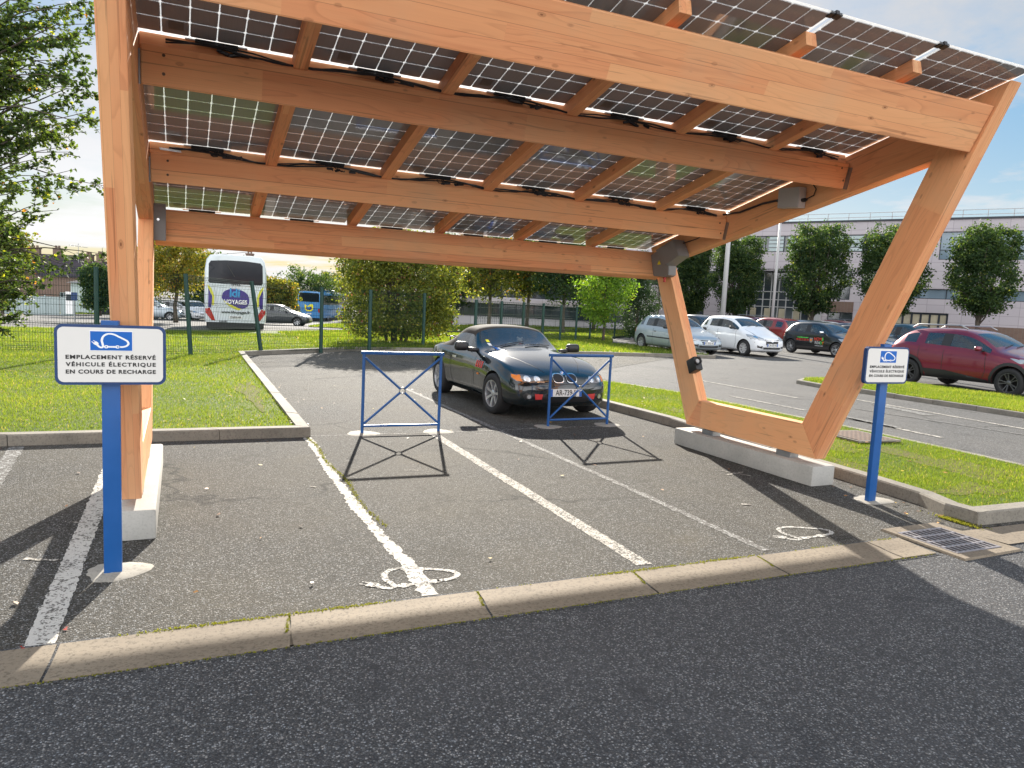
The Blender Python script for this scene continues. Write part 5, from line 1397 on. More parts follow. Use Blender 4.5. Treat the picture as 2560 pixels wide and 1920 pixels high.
def hoodpts(w, belt, zc): return [(w * .90, belt + .30 * (zc - belt)), (w * .78, belt + .62 * (zc - belt)), (w * .44, zc - .012), (0, zc)]
def roofpts(wr, zr, dz=.09): return [(wr, zr - dz), (wr * .90, zr - .03), (wr * .52, zr - .004), (0, zr)]
def build_shell(st, tags, arches, wr, body_m, o, names, mats, sub=2, crease=None):
    """st: list of (x, w, zb, belt, toppts). tags: dict (interval,row)->tag index (0 body). returns BVH"""
    bm = bmesh.new(); rows = []
    for x, w, zb, belt, top in st:
        h = belt - zb
        half = [(0, zb), (.78 * w, zb), (.955 * w, zb + .035), (.995 * w, zb + .14 * min(1, h * 2)), (w, zb + .52 * h), (.985 * w, belt - .10 * min(1, h)), (.935 * w, belt)] + top
        ring = [bm.verts.new((x, y, z)) for y, z in half] + [bm.verts.new((x, -y, z)) for y, z in half[-2:0:-1]]
        rows.append(ring)
    n = len(rows[0]); K = 10
    for i in range(len(rows) - 1):
        for j in range(n):
            f = bm.faces.new((rows[i][j], rows[i][(j + 1) % n], rows[i + 1][(j + 1) % n], rows[i + 1][j]))
            jj = j if j < K else 2 * K - 1 - j
            f.material_index = tags.get((i, jj), 0)
    bm.faces.new(rows[0][::-1]); bm.faces.new(rows[-1]); bmesh.ops.recalc_face_normals(bm, faces=bm.faces)
    me = bpy.data.meshes.new('tmp'); bm.to_mesh(me); bm.free()
    for m in mats: me.materials.append(m)
    t = bpy.data.objects.new('tmp', me); COL.objects.link(t)
    md = t.modifiers.new('s', 'SUBSURF'); md.levels = md.render_levels = sub
    cb = bmesh.new()
    for ax, hw, r in arches:
        for sgn in (-1, 1):
            res = bmesh.ops.create_cone(cb, cap_ends=True, segments=36, radius1=r, radius2=r, depth=.62, matrix=Matrix.Translation((ax, sgn * (hw + .07), wr)) @ Matrix.Rotation(PI / 2, 4, 'X'))
    for f in cb.faces: f.material_index = 1
    cme = bpy.data.meshes.new('tmpc'); cb.to_mesh(cme); cb.free()
    for m in mats: cme.materials.append(m)
    c = bpy.data.objects.new('tmpc', cme); COL.objects.link(c)
    if arches:
        b = t.modifiers.new('b', 'BOOLEAN'); b.operation = 'DIFFERENCE'; b.object = c; b.solver = 'EXACT'
    bpy.context.view_layer.update(); dg = bpy.context.evaluated_depsgraph_get()
    ev = bpy.data.meshes.new_from_object(t.evaluated_get(dg)); bpy.data.objects.remove(t); bpy.data.objects.remove(c)
    B = bmesh.new(); B.from_mesh(ev); bvh = BVHTree.FromBMesh(B)
    # split by tag and by connected island
    B.faces.ensure_lookup_table(); done = set(); groups = {}
    for f in B.faces:
        if f.index in done: continue
        k = f.material_index; stack = [f]; isl = []; done.add(f.index)
        while stack:
            g = stack.pop(); isl.append(g)
            for e in g.edges:
                for h in e.link_faces:
                    if h.index not in done and h.material_index == k: done.add(h.index); stack.append(h)
        groups.setdefault(k, []).append(isl)
    for k, isls in groups.items():
        if k < 1: isls = [[f for i in isls for f in i]]
        for isl in isls:
            vm = {}; vs = []; fs = []
            for f in isl:
                idx = []
                for v in f.verts:
                    if v.index not in vm: vm[v.index] = len(vs); vs.append(v.co.copy())
                    idx.append(vm[v.index])
                fs.append(idx)
            ob = obj_pydata(names[k], vs, fs, mats[k], o, smooth=True); ob.data.set_sharp_from_angle(angle=R(38))
            if k >= 2 and mats[k] == M['carglass']:   # rubber seal line sits in the gap: tiny inset look
                pass
    B.free(); return bvh

def cdt_fill(outline, step):
    pts = [Vector(p) for p in outline]; n = len(pts); xs = [p.x for p in pts]; ys = [p.y for p in pts]
    gx = np.arange(min(xs) + step * .6, max(xs), step); gy = np.arange(min(ys) + step * .6, max(ys), step)
    if len(gx) and len(gy):
        X, Y = np.meshgrid(gx, gy); X = X.ravel(); Y = Y.ravel(); k = inside([tuple(p) for p in pts], X, Y); pts += [Vector((a, b)) for a, b in zip(X[k], Y[k])]
    r = geometry.delaunay_2d_cdt(pts, [(i, (i + 1) % n) for i in range(n)], [], 1, 1e-6); return r[0], r[2]
def project(bvh, u, v, view, off):
    if view in ('R', 'L'):
        s = -1 if view == 'R' else 1; o = Vector((u, s * 3, v)); d = Vector((0, -s, 0))
    elif view in ('F', 'B'):
        s = 1 if view == 'F' else -1; o = Vector((s * 4, u, v)); d = Vector((-s, 0, 0))
        if view == 'B': o = Vector((-20, u, v))
    else: o = Vector((u, v, 4)); d = Vector((0, 0, -1))
    h = bvh.ray_cast(o, d)
    if h[0] is None:
        q = bvh.find_nearest(o + d * (2.2 if view in 'RL' else 2.0)); return q[0] + (q[1] if q[1].dot(d) < 0 else -q[1]) * off
    nn = h[1] if h[1].dot(d) < 0 else -h[1]
    return h[0] + (nn * .5 - d * .5).normalized() * off
def decal(name, bvh, outline, view, m, o, off=.005, step=.06, smooth=True):
    V, F = cdt_fill(outline, step)
    ob = obj_pydata(name, [project(bvh, v.x, v.y, view, off) for v in V], [tuple(f) for f in F], m, o, smooth=smooth)
    b = bmesh.new(); b.from_mesh(ob.data); bmesh.ops.recalc_face_normals(b, faces=b.faces)
    d = {'R': Vector((0, -1, 0)), 'L': Vector((0, 1, 0)), 'F': Vector((1, 0, 0)), 'B': Vector((-1, 0, 0)), 'T': Vector((0, 0, 1))}[view]
    if sum(f.normal.dot(d) for f in b.faces) < 0: bmesh.ops.reverse_faces(b, faces=b.faces)
    b.to_mesh(ob.data); b.free(); return ob
def line_poly(pts, w):
    pts = [Vector(p) for p in pts]; a = []; b = []
    for i, p in enumerate(pts):
        d = (pts[min(i + 1, len(pts) - 1)] - pts[max(0, i - 1)]).normalized(); q = Vector((-d.y, d.x)) * w / 2; a.append(p + q); b.append(p - q)
    return a + b[::-1]
def seam(bvh, pts, view, o, w=.012, name='seam', m=None, dens=.06):
    P = []
    for a, b in zip(pts, pts[1:]):
        a = Vector(a); b = Vector(b); n = max(1, int((b - a).length / dens)); P += [a.lerp(b, k / n) for k in range(n)]
    P.append(Vector(pts[-1])); return decal(name, bvh, line_poly(P, w), view, m or M['trim'], o, .003, 9)
def ellipse(cx, cy, rx, ry, n=20, a0=0): return [(cx + rx * math.cos(2 * PI * k / n), cy + ry * math.sin(2 * PI * k / n)) for k in range(n)]

def wheel(o, x, y, z, r, w, spokes, rimm, side, style='spoke', hub=True, steer=0.0):
    """side -1: outer face towards -y"""
    Mx = Matrix.Translation((x, y, z)) @ Matrix.Rotation(steer, 4, 'Z') @ (Matrix.Identity(4) if side > 0 else Matrix.Rotation(PI, 4, 'Z'))
    rr = r * .665; bm = bmesh.new()
    lathe(bm, [(rr, -w / 2), (rr + .02, -w / 2 - .004), (r * .90, -w / 2 + .0), (r * .975, -w / 2 + .018), (r, -w / 2 + .05), (r, w / 2 - .05), (r * .975, w / 2 - .018), (r * .90, w / 2), (rr + .015, w / 2 + .003), (rr, w / 2 - .008), (rr * .97, w / 2 - .03)], 40, Mx)
    t = obj_bm('wheel', bm, M['rubber'], o, smooth=True, angle=50)
    bm = bmesh.new(); lathe(bm, [(rr * 1.0, w / 2 - .006), (rr * .955, w / 2 - .006), (rr * .93, w / 2 - .03), (rr * .90, -w / 2 + .03), (0, -w / 2 + .03)], 36, Mx)
    lathe(bm, [(0, w / 2 - .025), (.03, w / 2 - .025), (.055 if hub else .04, w / 2 - .034), (.06, w / 2 - .07)], 20, Mx)
    for k in range(spokes):
        a = 2 * PI * k / spokes + .3
        Ms = Mx @ Matrix.Rotation(a, 4, 'Y')
        A = []; 
        w0, w1 = ((.034, .055) if style == 'spoke' else (.050, .075) if style == 'wide' else (.02, .026))
        offs = (0,) if style != 'twin' else (-.045, .045)
        for of in offs:
            v = []
            for (rd, ww, yy) in ((.035, w0, w / 2 - .036), (rr * .6, (w0 + w1) / 2, w / 2 - .024), (rr * .95, w1, w / 2 - .016)):
                o2 = of * (rd / rr)
                v.append([bm.verts.new(Ms @ Vector(((-ww / 2) + o2, yy - .035, rd))), bm.verts.new(Ms @ Vector((-ww / 2 * .8 + o2, yy, rd))), bm.verts.new(Ms @ Vector((ww / 2 * .8 + o2, yy, rd))), bm.verts.new(Ms @ Vector((ww / 2 + o2, yy - .035, rd)))])
            for p, q in zip(v, v[1:]):
                for j in range(3): bm.faces.new((p[j], p[j + 1], q[j + 1], q[j]))
    bmesh.ops.recalc_face_normals(bm, faces=bm.faces)
    obj_bm('rim', bm, rimm, t, smooth=True, angle=35)
    bm = bmesh.new(); lathe(bm, [(0, -w / 2 + .045), (rr * .9, -w / 2 + .045)], 30, Mx); obj_bm('brake_disc', bm, M['liner'], t)
    return t
def mirror(o, x, y, z, m, side, s=1.0):
    bm = bmesh.new(); bx(bm, (x, y + side * .13 * s, z), (.11 * s, .20 * s, .125 * s), None, .045 * s); ob = obj_bm('wing_mirror', bm, m, o, smooth=True)
    bm = bmesh.new(); tube(bm, [(x + .03, y - side * .03, z - .06 * s), (x + .01, y + side * .05, z - .03)], .022 * s, 8); obj_bm('mirror_stalk', bm, M['trim'], ob, smooth=True)
    bm = bmesh.new(); bx(bm, (x - .056 * s, y + side * .13 * s, z), (.006, .16 * s, .09 * s), None, .002); obj_bm('mirror_glass', bm, M['chrome'], ob)
def seats(o, xs, w, z0, h, m=None):
    for x in xs:
        for y in (-w, w):
            bm = bmesh.new(); bx(bm, (x, y, z0 + h * .36), (.13, .42, h * .72), Matrix.Identity(4), .05); bx(bm, (x - .02, y, z0 + h * .86), (.09, .25, h * .24), None, .035); obj_bm('seat', bm, m or M['interior'], o, smooth=True)
def numplate(o, x, z, txt, facing=1, y=0.0, w=.52, tilt=0.0, h=.11):
    Mp = Matrix.Translation((x, y, z)) @ Matrix.Rotation(tilt, 4, 'Y') @ (Matrix.Identity(4) if facing > 0 else Matrix.Rotation(PI, 4, 'Z'))
    bm = bmesh.new(); bx(bm, (0, 0, 0), (.012, w, h), Mp, .004); p = obj_bm('number_plate', bm, M['plate_w'], o)
    for q in (-1, 1):
        bm = bmesh.new(); bx(bm, (.0065, q * (w / 2 - .022), 0), (.002, .042, h * .96), Mp); obj_bm('plate_band', bm, M['plate_b'], p)
    Mt = Mp @ Matrix.Translation((.0085, 0, 0)) @ Matrix(((0, 0, 1, 0), (1, 0, 0, 0), (0, 1, 0, 0), (0, 0, 0, 1)))
    text_mesh('plate_number', txt, h * 1.02, M['ink'], p, Mt, .0004, space=1.0, bold=.0012, sx=.78 * w / .52)
    return p

# ---- the dark roadster
def roadster():
    o = thing('roadster', 'dark green two-seat roadster with a black soft top parked nose-on behind the barriers', 'car', (5.33, 3.62, 0), -PI / 2)
    Pm = paint('dark_green_black_paint', (.004, .010, .013), .1, .16, .03)
    def hp(w, belt, zc, k=.0): return hoodpts(w, belt, zc)
    st = [(1.985, .50, .30, .46, [(.44, .475), (.36, .49), (.2, .50), (0, .505)]),
          (1.93, .66, .21, .52, [(.60, .55), (.50, .585), (.28, .61), (0, .62)]),
          (1.80, .775, .17, .575, [(.70, .625), (.60, .665), (.34, .70), (0, .715)]),
          (1.55, .835, .17, .655, [(.755, .735), (.65, .765), (.37, .79), (0, .80)]),
          (1.22, .860, .17, .735, [(.775, .825), (.65, .84), (.38, .868), (0, .880)]),
          (.80, .855, .17, .775, [(.775, .85), (.65, .875), (.38, .925), (0, .938)]),
          (.47, .840, .17, .800, [(.765, .862), (.70, .885), (.40, .955), (0, .972)]),
          (.22, .835, .17, .812, [(.745, .90), (.695, .94), (.40, 1.075), (0, 1.10)]),
          (-.06, .832, .17, .820, [(.625, 1.155), (.575, 1.215), (.33, 1.262), (0, 1.272)]),
          (-.14, .832, .17, .822, [(.620, 1.165), (.565, 1.228), (.33, 1.275), (0, 1.286)]),
          (-.55, .838, .17, .835, [(.610, 1.175), (.555, 1.235), (.33, 1.285), (0, 1.292)]),
          (-.74, .845, .17, .845, [(.62, 1.14), (.56, 1.20), (.33, 1.255), (0, 1.265)]),
          (-1.02, .862, .17, .862, [(.665, .99), (.57, 1.06), (.34, 1.135), (0, 1.15)]),
          (-1.24, .868, .17, .872, [(.735, .905), (.60, .925), (.36, .955), (0, .965)]),
          (-1.52, .862, .18, .865, [(.74, .892), (.60, .905), (.36, .925), (0, .93)]),
          (-1.82, .82, .20, .825, [(.72, .855), (.60, .87), (.36, .885), (0, .89)]),
          (-2.00, .73, .24, .74, [(.66, .78), (.56, .80), (.34, .815), (0, .82)]),
          (-2.06, .60, .32, .62, [(.54, .64), (.44, .65), (.28, .66), (0, .66)])]
    tags = {}
    for i in (6, 7):
        for j in (8, 9): tags[(i, j)] = 2                 # windscreen
    for i in (7,): tags[(i, 6)] = 3                        # quarter light
    tags[(8, 6)] = 4
    for i in (9,): tags[(i, 6)] = 3
    tags[(10, 6)] = 3
    for i in (9, 10, 11, 12):
        for j in (7, 8, 9): tags[(i, j)] = 5
    for i in (8,):
        for j in (7, 8, 9): tags[(i, j)] = 5
    for i in (11, 12): tags[(i, 6)] = 5
    tags[(11, 8)] = 6; tags[(11, 9)] = 6; tags[(12, 8)] = 5; tags[(12, 9)] = 6
    names = ['body', 'wheel_well', 'windscreen', 'side_window', 'windscreen_frame', 'soft_top', 'rear_window']
    mats = [Pm, M['liner'], M['carglass'], M['carglass'], Pm, M['fabric'], M['carglass']]
    bvh = build_shell(st, tags, [(1.225, .845, .345), (-1.225, .86, .345)], .305, Pm, o, names, mats)
    for x, y, s in ((1.225, -.755, -1), (1.225, .755, 1), (-1.225, -.765, -1), (-1.225, .765, 1)):
        wheel(o, x, y, .305, .305, .215, 7, M['alloy'], s, 'spoke', steer=.10 if x > 0 else 0)
    # number plate, kidney grilles, badge
    numplate(o, 1.990, .405, 'AR-739-JJ', 1, tilt=-.05)
    for sy in (-1, 1):
        c = sy * .108
        out = [(c + .088 * math.copysign(abs(math.cos(t)) ** .7, math.cos(t)), .610 + .066 * math.copysign(abs(math.sin(t)) ** .7, math.sin(t))) for t in [2 * PI * k / 28 for k in range(28)]]
        inn = [(c + (a - c) * .86, .605 + (b - .605) * .80) for a, b in out]
        g = decal('kidney_grille', bvh, out, 'F', M['chrome'], o, .014, .05); decal('grille_mesh', bvh, inn, 'F', M['black'], g, .019, .05)
        for k in range(-4, 5): 
            x0 = c + k * .019; hgt = .040 * (1 - (k / 6) ** 2) ** .5
            decal('grille_bar', bvh, line_poly([(x0, .605 - hgt), (x0, .605 + hgt)], .005), 'F', M['trim'], g, .024, 9)
        hl = [(sy * .335, .545), (sy * .35, .595), (sy * .46, .632), (sy * .62, .650), (sy * .745, .650), (sy * .755, .600), (sy * .72, .555), (sy * .55, .540)]
        h = decal('headlight', bvh, hl, 'F', simple('headlamp_bowl', (.20, .20, .21), .12, .6, .9, var=.3, scale=20), o, .007, .04)
        for cc in (.445, .585): 
            q = decal('lamp_reflector', bvh, ellipse(sy * cc, .592, .046, .042), 'F', M['chrome'], h, .012, .03); decal('lamp_bulb', bvh, ellipse(sy * cc, .592, .022, .020), 'F', M['purewhite'], h, .016, .03)
        decal('indicator', bvh, [(sy * .65, .555), (sy * .655, .642), (sy * .742, .642), (sy * .748, .602), (sy * .715, .563)], 'F', M['orange'], h, .012, .04)
        decal('bumper_intake', bvh, [(sy * .28, .30), (sy * .28, .385), (sy * .62, .40), (sy * .66, .36), (sy * .62, .30)], 'F', M['black'], o, .004, .05)
        q = decal('fog_lamp', bvh, ellipse(sy * .575, .350, .034, .034), 'F', M['chrome'], o, .014, .03); decal('fog_glass', bvh, ellipse(sy * .575, .350, .026, .026), 'F', M['lamp'], q, .018, .03)
        decal('red_insert', bvh, [(sy * .38, .312), (sy * .37, .385), (sy * .495, .390), (sy * .48, .308)], 'F', M['redpaint'], o, .012, .04)
    decal('lower_grille', bvh, [(-.36, .265), (-.40, .335), (.40, .335), (.36, .265)], 'F', M['black'], o, .005, .06)
    decal('bumper_gap', bvh, line_poly([(-.80, .515), (-.4, .527), (0, .528), (.4, .527), (.80, .515)], .008), 'F', M['trim'], o, .004, 9)
    decal('splitter', bvh, [(-.62, .205), (-.62, .235), (.62, .235), (.62, .205)], 'F', Pm, o, .010, .08)
    b = decal('bonnet_badge', bvh, ellipse(1.84, 0, .038, .038), 'T', M['chrome'], o, .006, .03)
    for q0 in (0, 1):
        a0 = PI * q0; decal('badge_quarter', bvh, [(1.84, 0)] + [(1.84 + .027 * math.cos(a0 + t), .027 * math.sin(a0 + t)) for t in np.linspace(0, PI / 2, 6)], 'T', M['signblue'], b, .009, .05)
        a0 += PI / 2; decal('badge_quarter', bvh, [(1.84, 0)] + [(1.84 + .027 * math.cos(a0 + t), .027 * math.sin(a0 + t)) for t in np.linspace(0, PI / 2, 6)], 'T', M['purewhite'], b, .009, .05)
    for sy in (-1, 1):
        seam(bvh, [(.50, sy * .66), (1.0, sy * .60), (1.5, sy * .44), (1.82, sy * .28)], 'T', o, .008, 'bonnet_seam')
        v = 'R' if sy < 0 else 'L'
        seam(bvh, [(.42, .80), (.44, .60), (.42, .32), (.36, .24)], v, o, .009, 'door_seam'); seam(bvh, [(-.66, .82), (-.70, .62), (-.60, .36), (-.50, .25)], v, o, .009, 'door_seam'); seam(bvh, [(.36, .245), (-.50, .25)], v, o, .008, 'door_seam')
        decal('door_handle', bvh, [(-.60, .70), (-.60, .735), (-.42, .735), (-.42, .70)], v, M['chrome'], o, .012, .05)
        gl = decal('side_gill', bvh, [(.44, .63), (.43, .72), (.48, .755), (.82, .765), (.87, .745), (.84, .64)], v, Pm, o, .007, .05)
        for k in range(4): 
            x0 = .505 + k * .080; decal('gill_slat', bvh, [(x0, .640), (x0 + .050, .640), (x0 + .075, .745), (x0 + .028, .745)], v, M['red'], gl, .013, .05)
        decal('side_indicator', bvh, [(.60, .530), (.60, .555), (.68, .555), (.68, .530)], v, M['orange'], o, .008, .05)
        decal('sill', bvh, [(.84, .185), (.86, .24), (-.80, .26), (-.80, .20)], v, Pm, o, .014, .08)
        mirror(o, .30, sy * .86, .945, M['black'], sy, 1.15)
        bm = bmesh.new(); tube(bm, [(.33, sy * .73, .885), (.30, sy * .90, .90)], .035, 8); obj_bm('mirror_foot', bm, M['black'], o, smooth=True)
        decal('tail_light', bvh, [(sy * .50, .62), (sy * .50, .72), (sy * .74, .73), (sy * .74, .62)], 'B', M['tail'], o, .006, .06)
    # wipers, dashboard, seats, roll trim, aerial rack
    for a, b2 in (((.50, -.52), (.36, .05)), ((.50, .02), (.36, .52))):
        p0 = project(bvh, a[0], a[1], 'T', .02); p1 = project(bvh, b2[0], b2[1], 'T', .02); bm = bmesh.new(); tube(bm, [p0, (p0 + p1) / 2 + Vector((0, 0, .01)), p1], .007, 6); obj_bm('wiper', bm, M['black'], o)
    bm = bmesh.new(); bx(bm, (.12, 0, .78), (.36, 1.30, .10), None, .04); obj_bm('dashboard', bm, M['interior'], o, smooth=True)
    bm = bmesh.new(); bx(bm, (-.3, 0, .42), (1.5, 1.36, .5)); obj_bm('cabin_floor', bm, M['interior'], o)
    seats(o, [-.52], .36, .45, .72)
    bm = bmesh.new(); lathe(bm, [(.17, -.012), (.185, 0), (.17, .012), (.155, 0), (.17, -.012)], 24, Matrix.Translation((-.08, .36, .90)) @ Matrix.Rotation(-1.1, 4, 'Y') @ Matrix.Rotation(PI / 2, 4, 'X')); obj_bm('steering_wheel', bm, M['black'], o, smooth=True)
    for k, (yy, zz, mm) in enumerate(((-.53, 1.03, 'yellow'), (-.535, .98, 'plate_w'), (-.50, .935, 'signblue'), (-.47, .925, 'plate_w'))):
        p = Vector((0, 0, 0)); h = bvh.ray_cast(Vector((3, yy, zz)), Vector((-1, 0, 0)))[0]
        if h: decal('windscreen_sticker', bvh, [(yy - .022, zz - .018), (yy + .022, zz - .018), (yy + .022, zz + .018), (yy - .022, zz + .018)], 'F', M[mm], o, .003, .05)
    # luggage rack on the boot
    bm = bmesh.new()
    for y in (-.42, -.2, 0, .2, .42): tube(bm, [(-1.52, y, .985), (-1.88, y, .985)], .010, 6)
    tube(bm, [(-1.50, -.5, .985), (-1.50, .5, .985)], .013, 6); tube(bm, [(-1.90, -.5, .99), (-1.90, .5, .99)], .013, 6)
    tube(bm, [(-1.90, -.5, .99), (-1.86, -.5, 1.07), (-1.86, .5, 1.07), (-1.90, .5, .99)], .012, 6)
    for x in (-1.54, -1.84):
        for y in (-.44, .44): tube(bm, [(x, y, .86), (x, y, .985)], .012, 6)
    obj_bm('luggage_rack', bm, M['black'], o, smooth=True)
    # toy added in place of an unclear windscreen reflection
    t = thing('reflection_toy', 'made-up plush toy in place of an unclear reflection in the roadster windscreen', 'toy', (5.33 + .12, 3.62 - .05, .875)); 
    bm = bmesh.new()
    for c, r_, in (((0, 0, .06), .065), ((0, 0, .165), .05), ((-.04, 0, .21), .02), ((.04, 0, .21), .02), ((-.06, -.02, .08), .024), ((.06, -.02, .08), .024)):
        bmesh.ops.create_icosphere(bm, subdivisions=2, radius=r_, matrix=Matrix.Translation(c))
    obj_bm('plush_body', bm, simple('plush', (.45, .36, .30), .95, var=.4, scale=30, bump=.6), t, smooth=True)
    bm = bmesh.new(); bmesh.ops.create_icosphere(bm, subdivisions=2, radius=.05, matrix=Matrix.Translation((0, -.03, .10)) @ Matrix.Diagonal((.7, .5, .6, 1))); obj_bm('plush_scarf', bm, simple('plush_red', (.4, .10, .08), .95, var=.3), t, smooth=True)
    return o
roadster()

# ---- generic hatchback
def hatch(label, loc, rz, Pm, L=3.9, Wd=.84, H=1.45, wb=2.5, foh=.76, hz0=.74, hz1=.98, b0=.90, b1=.98, rimm='alloy', spokes=8, style='spoke', front='b', plate=None, dark_rear=True, cladding=False, rails=False, mirrorm=None, s=1.0, detail=1, mould=False, group='hatchbacks and small cars parked in the lot', wr_=.30, rake=.0, doors=5, cat='car', pillar_black=True):
    o = thing('parked_car', label, cat, loc, rz, group); o.scale = (s, s, s)
    xf = wb / 2 + foh; xr = xf - L; W_ = Wd; g = .17 if not cladding else .24
    xc = wb / 2 - .42 + rake; xrf = xc - .62; xb = xrf - .62; xq = xb - .66; xrr = xr + .42; xt = xr + .14
    wrf = W_ * .74
    st = [(xf, .56 * W_, g + .16, hz0 - .26, hoodpts(.56 * W_, hz0 - .26, hz0 - .20)),
          (xf - .05, .76 * W_, g + .05, hz0 - .18, hoodpts(.76 * W_, hz0 - .18, hz0 - .09)),
          (xf - .20, .91 * W_, g + .01, hz0 - .10, hoodpts(.91 * W_, hz0 - .10, hz0 - .005)),
          (xf - .48, .98 * W_, g, hz0 - .03, hoodpts(.98 * W_, hz0 - .02, hz0 + .08)),
          (xc + .10, 1.0 * W_, g, b0 - .03, hoodpts(W_, b0 - .03, hz1 - .01)),
          (xc, 1.0 * W_, g, b0 - .015, hoodpts(W_, b0 - .01, hz1 + .01)),
          (xrf, 1.0 * W_, g, b0 + .01, roofpts(wrf, H - .035)),
          (xb + .035, 1.0 * W_, g, (b0 * 2 + b1) / 3, roofpts(wrf, H)),
          (xb - .035, 1.0 * W_, g, (b0 * 2 + b1) / 3 + .005, roofpts(wrf, H)),
          (xq, 1.0 * W_, g, b1 - .01, roofpts(wrf * .99, H - .02)),
          (xq - .10, 1.0 * W_, g, b1, roofpts(wrf * .98, H - .03)),
          (xrr, .985 * W_, g, b1 + .02, roofpts(wrf * .93, H - .075)),
          (xt, .95 * W_, g + .02, b1 - .02, [(W_ * .84, b1 + .02), (W_ * .74, b1 + .04), (W_ * .42, b1 + .06), (0, b1 + .065)]),
          (xr + .03, .90 * W_, g + .04, b1 - .22, hoodpts(.9 * W_, b1 - .20, b1 - .14)),
          (xr, .74 * W_, g + .12, b1 - .38, hoodpts(.74 * W_, b1 - .38, b1 - .34))]
    tags = {(5, 8): 2, (5, 9): 2, (5, 6): 3, (6, 6): 3, (7, 6): 4 if pillar_black else 0, (8, 6): 3, (9, 6): 0, (10, 6): 3 if dark_rear else 0, (11, 8): 5, (11, 9): 5}
    names = ['body', 'wheel_well', 'windscreen', 'side_window', 'door_pillar', 'rear_window']; mats = [Pm, M['liner'], M['carglass'], M['carglass'], M['trim'], M['carglass']]
    bvh = build_shell(st, tags, [(wb / 2, W_, wr_ + .055), (-wb / 2, W_, wr_ + .055)], wr_, Pm, o, names, mats)
    for x in (wb / 2, -wb / 2):
        for sd in (-1, 1): wheel(o, x, sd * (W_ - .10), wr_, wr_, .19, spokes, M[rimm], sd, style)
    bm = bmesh.new(); bx(bm, ((xc + xt) / 2, 0, b0 - .20), (xc - xt - .1, W_ * 1.55, .16)); bx(bm, (xc - .18, 0, b0 - .07), (.34, W_ * 1.5, .14), None, .05); obj_bm('dashboard', bm, M['interior'], o)
    seats(o, [xb + .22, xq + .05], W_ * .42, b0 - .22, .55)
    for sd in (-1, 1):
        v = 'R' if sd < 0 else 'L'
        mirror(o, xc - .30, sd * W_ * .95, b0 + .08, mirrorm or Pm, sd, .95)
        seam(bvh, [(xc - .18, b0 - .02), (xc - .14, g + .30), (xc - .22, g + .08)], v, o, .012, 'door_seam')
        seam(bvh, [(xb, b0), (xb, g + .08)], v, o, .012, 'door_seam')
        decal('door_handle', bvh, [(xb + .06, b0 - .13), (xb + .06, b0 - .095), (xb + .22, b0 - .095), (xb + .22, b0 - .13)], v, Pm if not mould else M['trim'], o, .014, .05)
        if doors == 5:
            seam(bvh, [(xq - .02, b1 - .02), (xq - .02, b0 - .25), (-wb / 2 + .40, g + .18)], v, o, .012, 'door_seam')
            decal('door_handle', bvh, [(xq + .04, b1 - .14), (xq + .04, b1 - .105), (xq + .20, b1 - .105), (xq + .20, b1 - .14)], v, Pm, o, .014, .05)
        seam(bvh, [(wb / 2 - .38, g + .06), (-wb / 2 + .38, g + .06)], v, o, .05, 'sill', M['trim'])
        if mould: seam(bvh, [(wb / 2 - .42, .53), (-wb / 2 + .40, .55)], v, o, .045, 'side_moulding')
        fl = .62 * W_ if front != 'c' else .56 * W_
        hl = [(sd * fl * .72, hz0 - .19), (sd * fl * .74, hz0 - .09), (sd * fl * 1.05, hz0 - .02), (sd * W_ * .86, hz0 + .03), (sd * W_ * .93, hz0 + .04), (sd * W_ * .95, hz0 - .06), (sd * W_ * .86, hz0 - .15)]
        h = decal('headlight', bvh, hl, 'F', M['lamp'], o, .007, .05); decal('lamp_reflector', bvh, ellipse(sd * W_ * .78, hz0 - .06, .05, .045), 'F', M['chrome'], h, .012, .04)
        decal('fog_recess', bvh, [(sd * W_ * .56, .32), (sd * W_ * .56, .42), (sd * W_ * .80, .45), (sd * W_ * .80, .36)], 'F', M['trim'], o, .006, .05)
        tl = [(sd * W_ * .68, b1 - .28), (sd * W_ * .70, b1 - .02), (sd * W_ * .93, b1 + .0), (sd * W_ * .93, b1 - .26)]
        decal('tail_light', bvh, tl, 'B', M['tail'], o, .006, .05)
        decal('tail_light', bvh, [(xr + .02, b1 - .24), (xr + .16, b1 - .22), (xr + .20, b1 - .04), (xr + .06, b1 - .06)], v, M['tail'], o, .006, .05)
        if cladding:
            for ax in (wb / 2, -wb / 2):
                ra = wr_ + .055; arc = [(ax + (ra + .075) * math.cos(t), wr_ + (ra + .075) * math.sin(t)) for t in np.linspace(-.25, PI + .25, 18)] + [(ax + (ra + .004) * math.cos(t), wr_ + (ra + .004) * math.sin(t)) for t in np.linspace(PI + .25, -.25, 18)]
                decal('arch_cladding', bvh, arc, v, M['trim'], o, .012, 9)
            decal('door_cladding', bvh, [(wb / 2 - .45, g + .03), (wb / 2 - .50, g + .10), (xb + .1, g + .24), (xq + .1, g + .24), (-wb / 2 + .50, g + .13), (-wb / 2 + .46, g + .03)], v, M['trim'], o, .012, .08)
        if rails:
            bm = bmesh.new(); tube(bm, [(xrf - .25, sd * wrf * .86, H - .02), (xrf - .42, sd * wrf * .88, H + .055), (xrr + .25, sd * wrf * .86, H + .045), (xrr + .08, sd * wrf * .84, H - .04)], .021, 8); obj_bm('roof_rail', bm, M['galv'], o, smooth=True)
    if front == 'b':
        for sd in (-1, 1): decal('headlight', bvh, [(-.05 + xf - .10, sd * W_ * .62), (xf - .16, sd * W_ * .86), (xf - .50, sd * W_ * .965), (xf - .56, sd * W_ * .93), (xf - .26, sd * W_ * .70)], 'T', M['lamp'], o, .006, .05)
    gd = .33 if front == 'b' and s > 1.04 else .24
